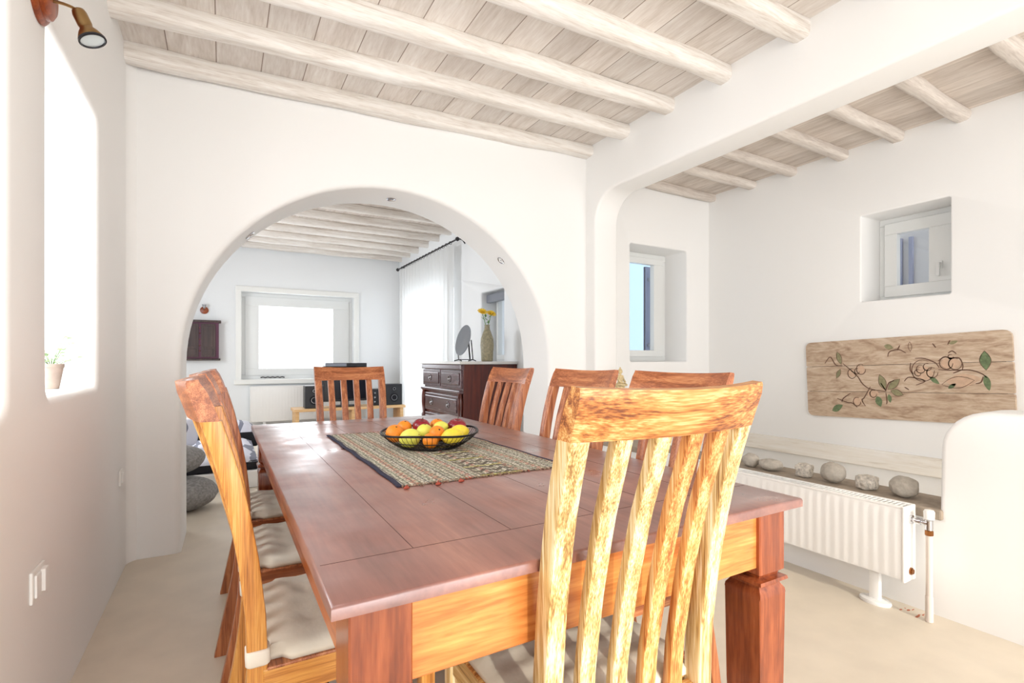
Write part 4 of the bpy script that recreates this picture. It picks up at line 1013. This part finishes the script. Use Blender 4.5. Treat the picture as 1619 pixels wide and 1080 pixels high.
bm = bmesh.new(); lathe(bm, [(.055, 0), (.055, .02), (.03, .03), (.001, .032)], 20, mat=Matrix.Rotation(PI/2, 4, 'X')); obj('base', bm, 'redwood', t, smooth=35)
bm = bmesh.new(); tube(bm, [(0, -.03, 0), (0, -.08, .02)], .006, 8); lathe(bm, [(.012, 0), (.03, .06), (.028, .06)], 16, (0, -.08, .02)); obj('lamp_head', bm, 'silver', t, smooth=40)

# ------------------------------------------------------------------ lounge seat on the left beyond the arch
t = thing('built_in_daybed', 'white masonry daybed base left beyond the arch', 'daybed', (-.6, 5.9, 0))
bxo('base', (-.85, .90, -.85, .95, 0, .15), 'plaster', t, .01)
def pad(name, c, s, mats, label, cat, top, rz=0, group=None):
    """soft block: fabric top, dark side band"""
    t = thing(name, label, cat, c, rz, group)
    bm = bmesh.new(); box(bm, -s[0], s[0], -s[1], s[1], 0, s[2]*.62, bev=.02, seg=3); obj('side_band', bm, 'blackcloth', t, smooth=50)
    bm = bmesh.new(); n = 20; T = {}; Bt = {}
    for i in range(n+1):
        for j in range(n+1):
            u, v = -1+2*i/n, -1+2*j/n; e = max(abs(u), abs(v)); h = (1-e**5)**.5 if e < 1 else 0
            T[i, j] = bm.verts.new((u*s[0], v*s[1], s[2]*.58+s[2]*top*h+.01*noise.noise(Vector((u*2, v*2, c[0])))*h)); Bt[i, j] = bm.verts.new((u*s[0], v*s[1], s[2]*.56))
    for i in range(n):
        for j in range(n): bm.faces.new((T[i, j], T[i+1, j], T[i+1, j+1], T[i, j+1])); bm.faces.new((Bt[i, j], Bt[i, j+1], Bt[i+1, j+1], Bt[i+1, j]))
    for i in range(n):
        for a, b in (((i, 0), (i+1, 0)), ((i+1, n), (i, n)), ((0, i+1), (0, i)), ((n, i), (n, i+1))): bm.faces.new((T[a], Bt[a], Bt[b], T[b]))
    obj('cover', bm, mats, t, smooth=60); return t
pad('mattress', (-.6, 5.75, .1502), (.88, .66, .13), 'stripe', 'grey and white striped mattress with black side on the white daybed', 'mattress', .55)
pad('bolster', (-.5, 6.65, .1502), (.85, .18, .30), 'stripe', 'striped back cushion with black band at the rear of the daybed', 'cushion', .42)
def pillow(name, c, s, mat, label, rot, seed):
    bm = bmesh.new(); bmesh.ops.create_icosphere(bm, subdivisions=4, radius=1)
    for v in bm.verts:
        d = v.co.normalized(); x, y, z = d
        f = (abs(x)**4+abs(y)**4)**.25+1e-6; rr = math.sqrt(x*x+y*y); k = (rr/f) if rr > 1e-5 else 1
        v.co = Vector((x*k*s[0], y*k*s[1], z*s[2]*(1+.1*noise.noise(d*2+Vector((seed, 0, 0))))))
    o = obj(name, bm, mat, smooth=180); o.location = c; o.rotation_euler = rot; tag(o, label, 'cushion'); return o
pillow('cushion', (-.40, 5.6, .452), (.2, .135, .07), 'stripe', 'upright striped scatter cushion on the daybed left of the chairs', (PI/2-.15, 0, .1), 3)
blob('pebble_pouf', (-.30, 4.55, .001), (.27, .23, .13), 'pebblecloth', 'large grey pebble-shaped floor cushion, lower of the two', 'cushion', 21, 'pebble-shaped floor cushions', .05, 0)
blob('pebble_pouf', (-.36, 4.62, .262), (.25, .21, .115), 'pebblecloth', 'grey pebble-shaped floor cushion stacked on top of the other', 'cushion', 22, 'pebble-shaped floor cushions', .05, 0)
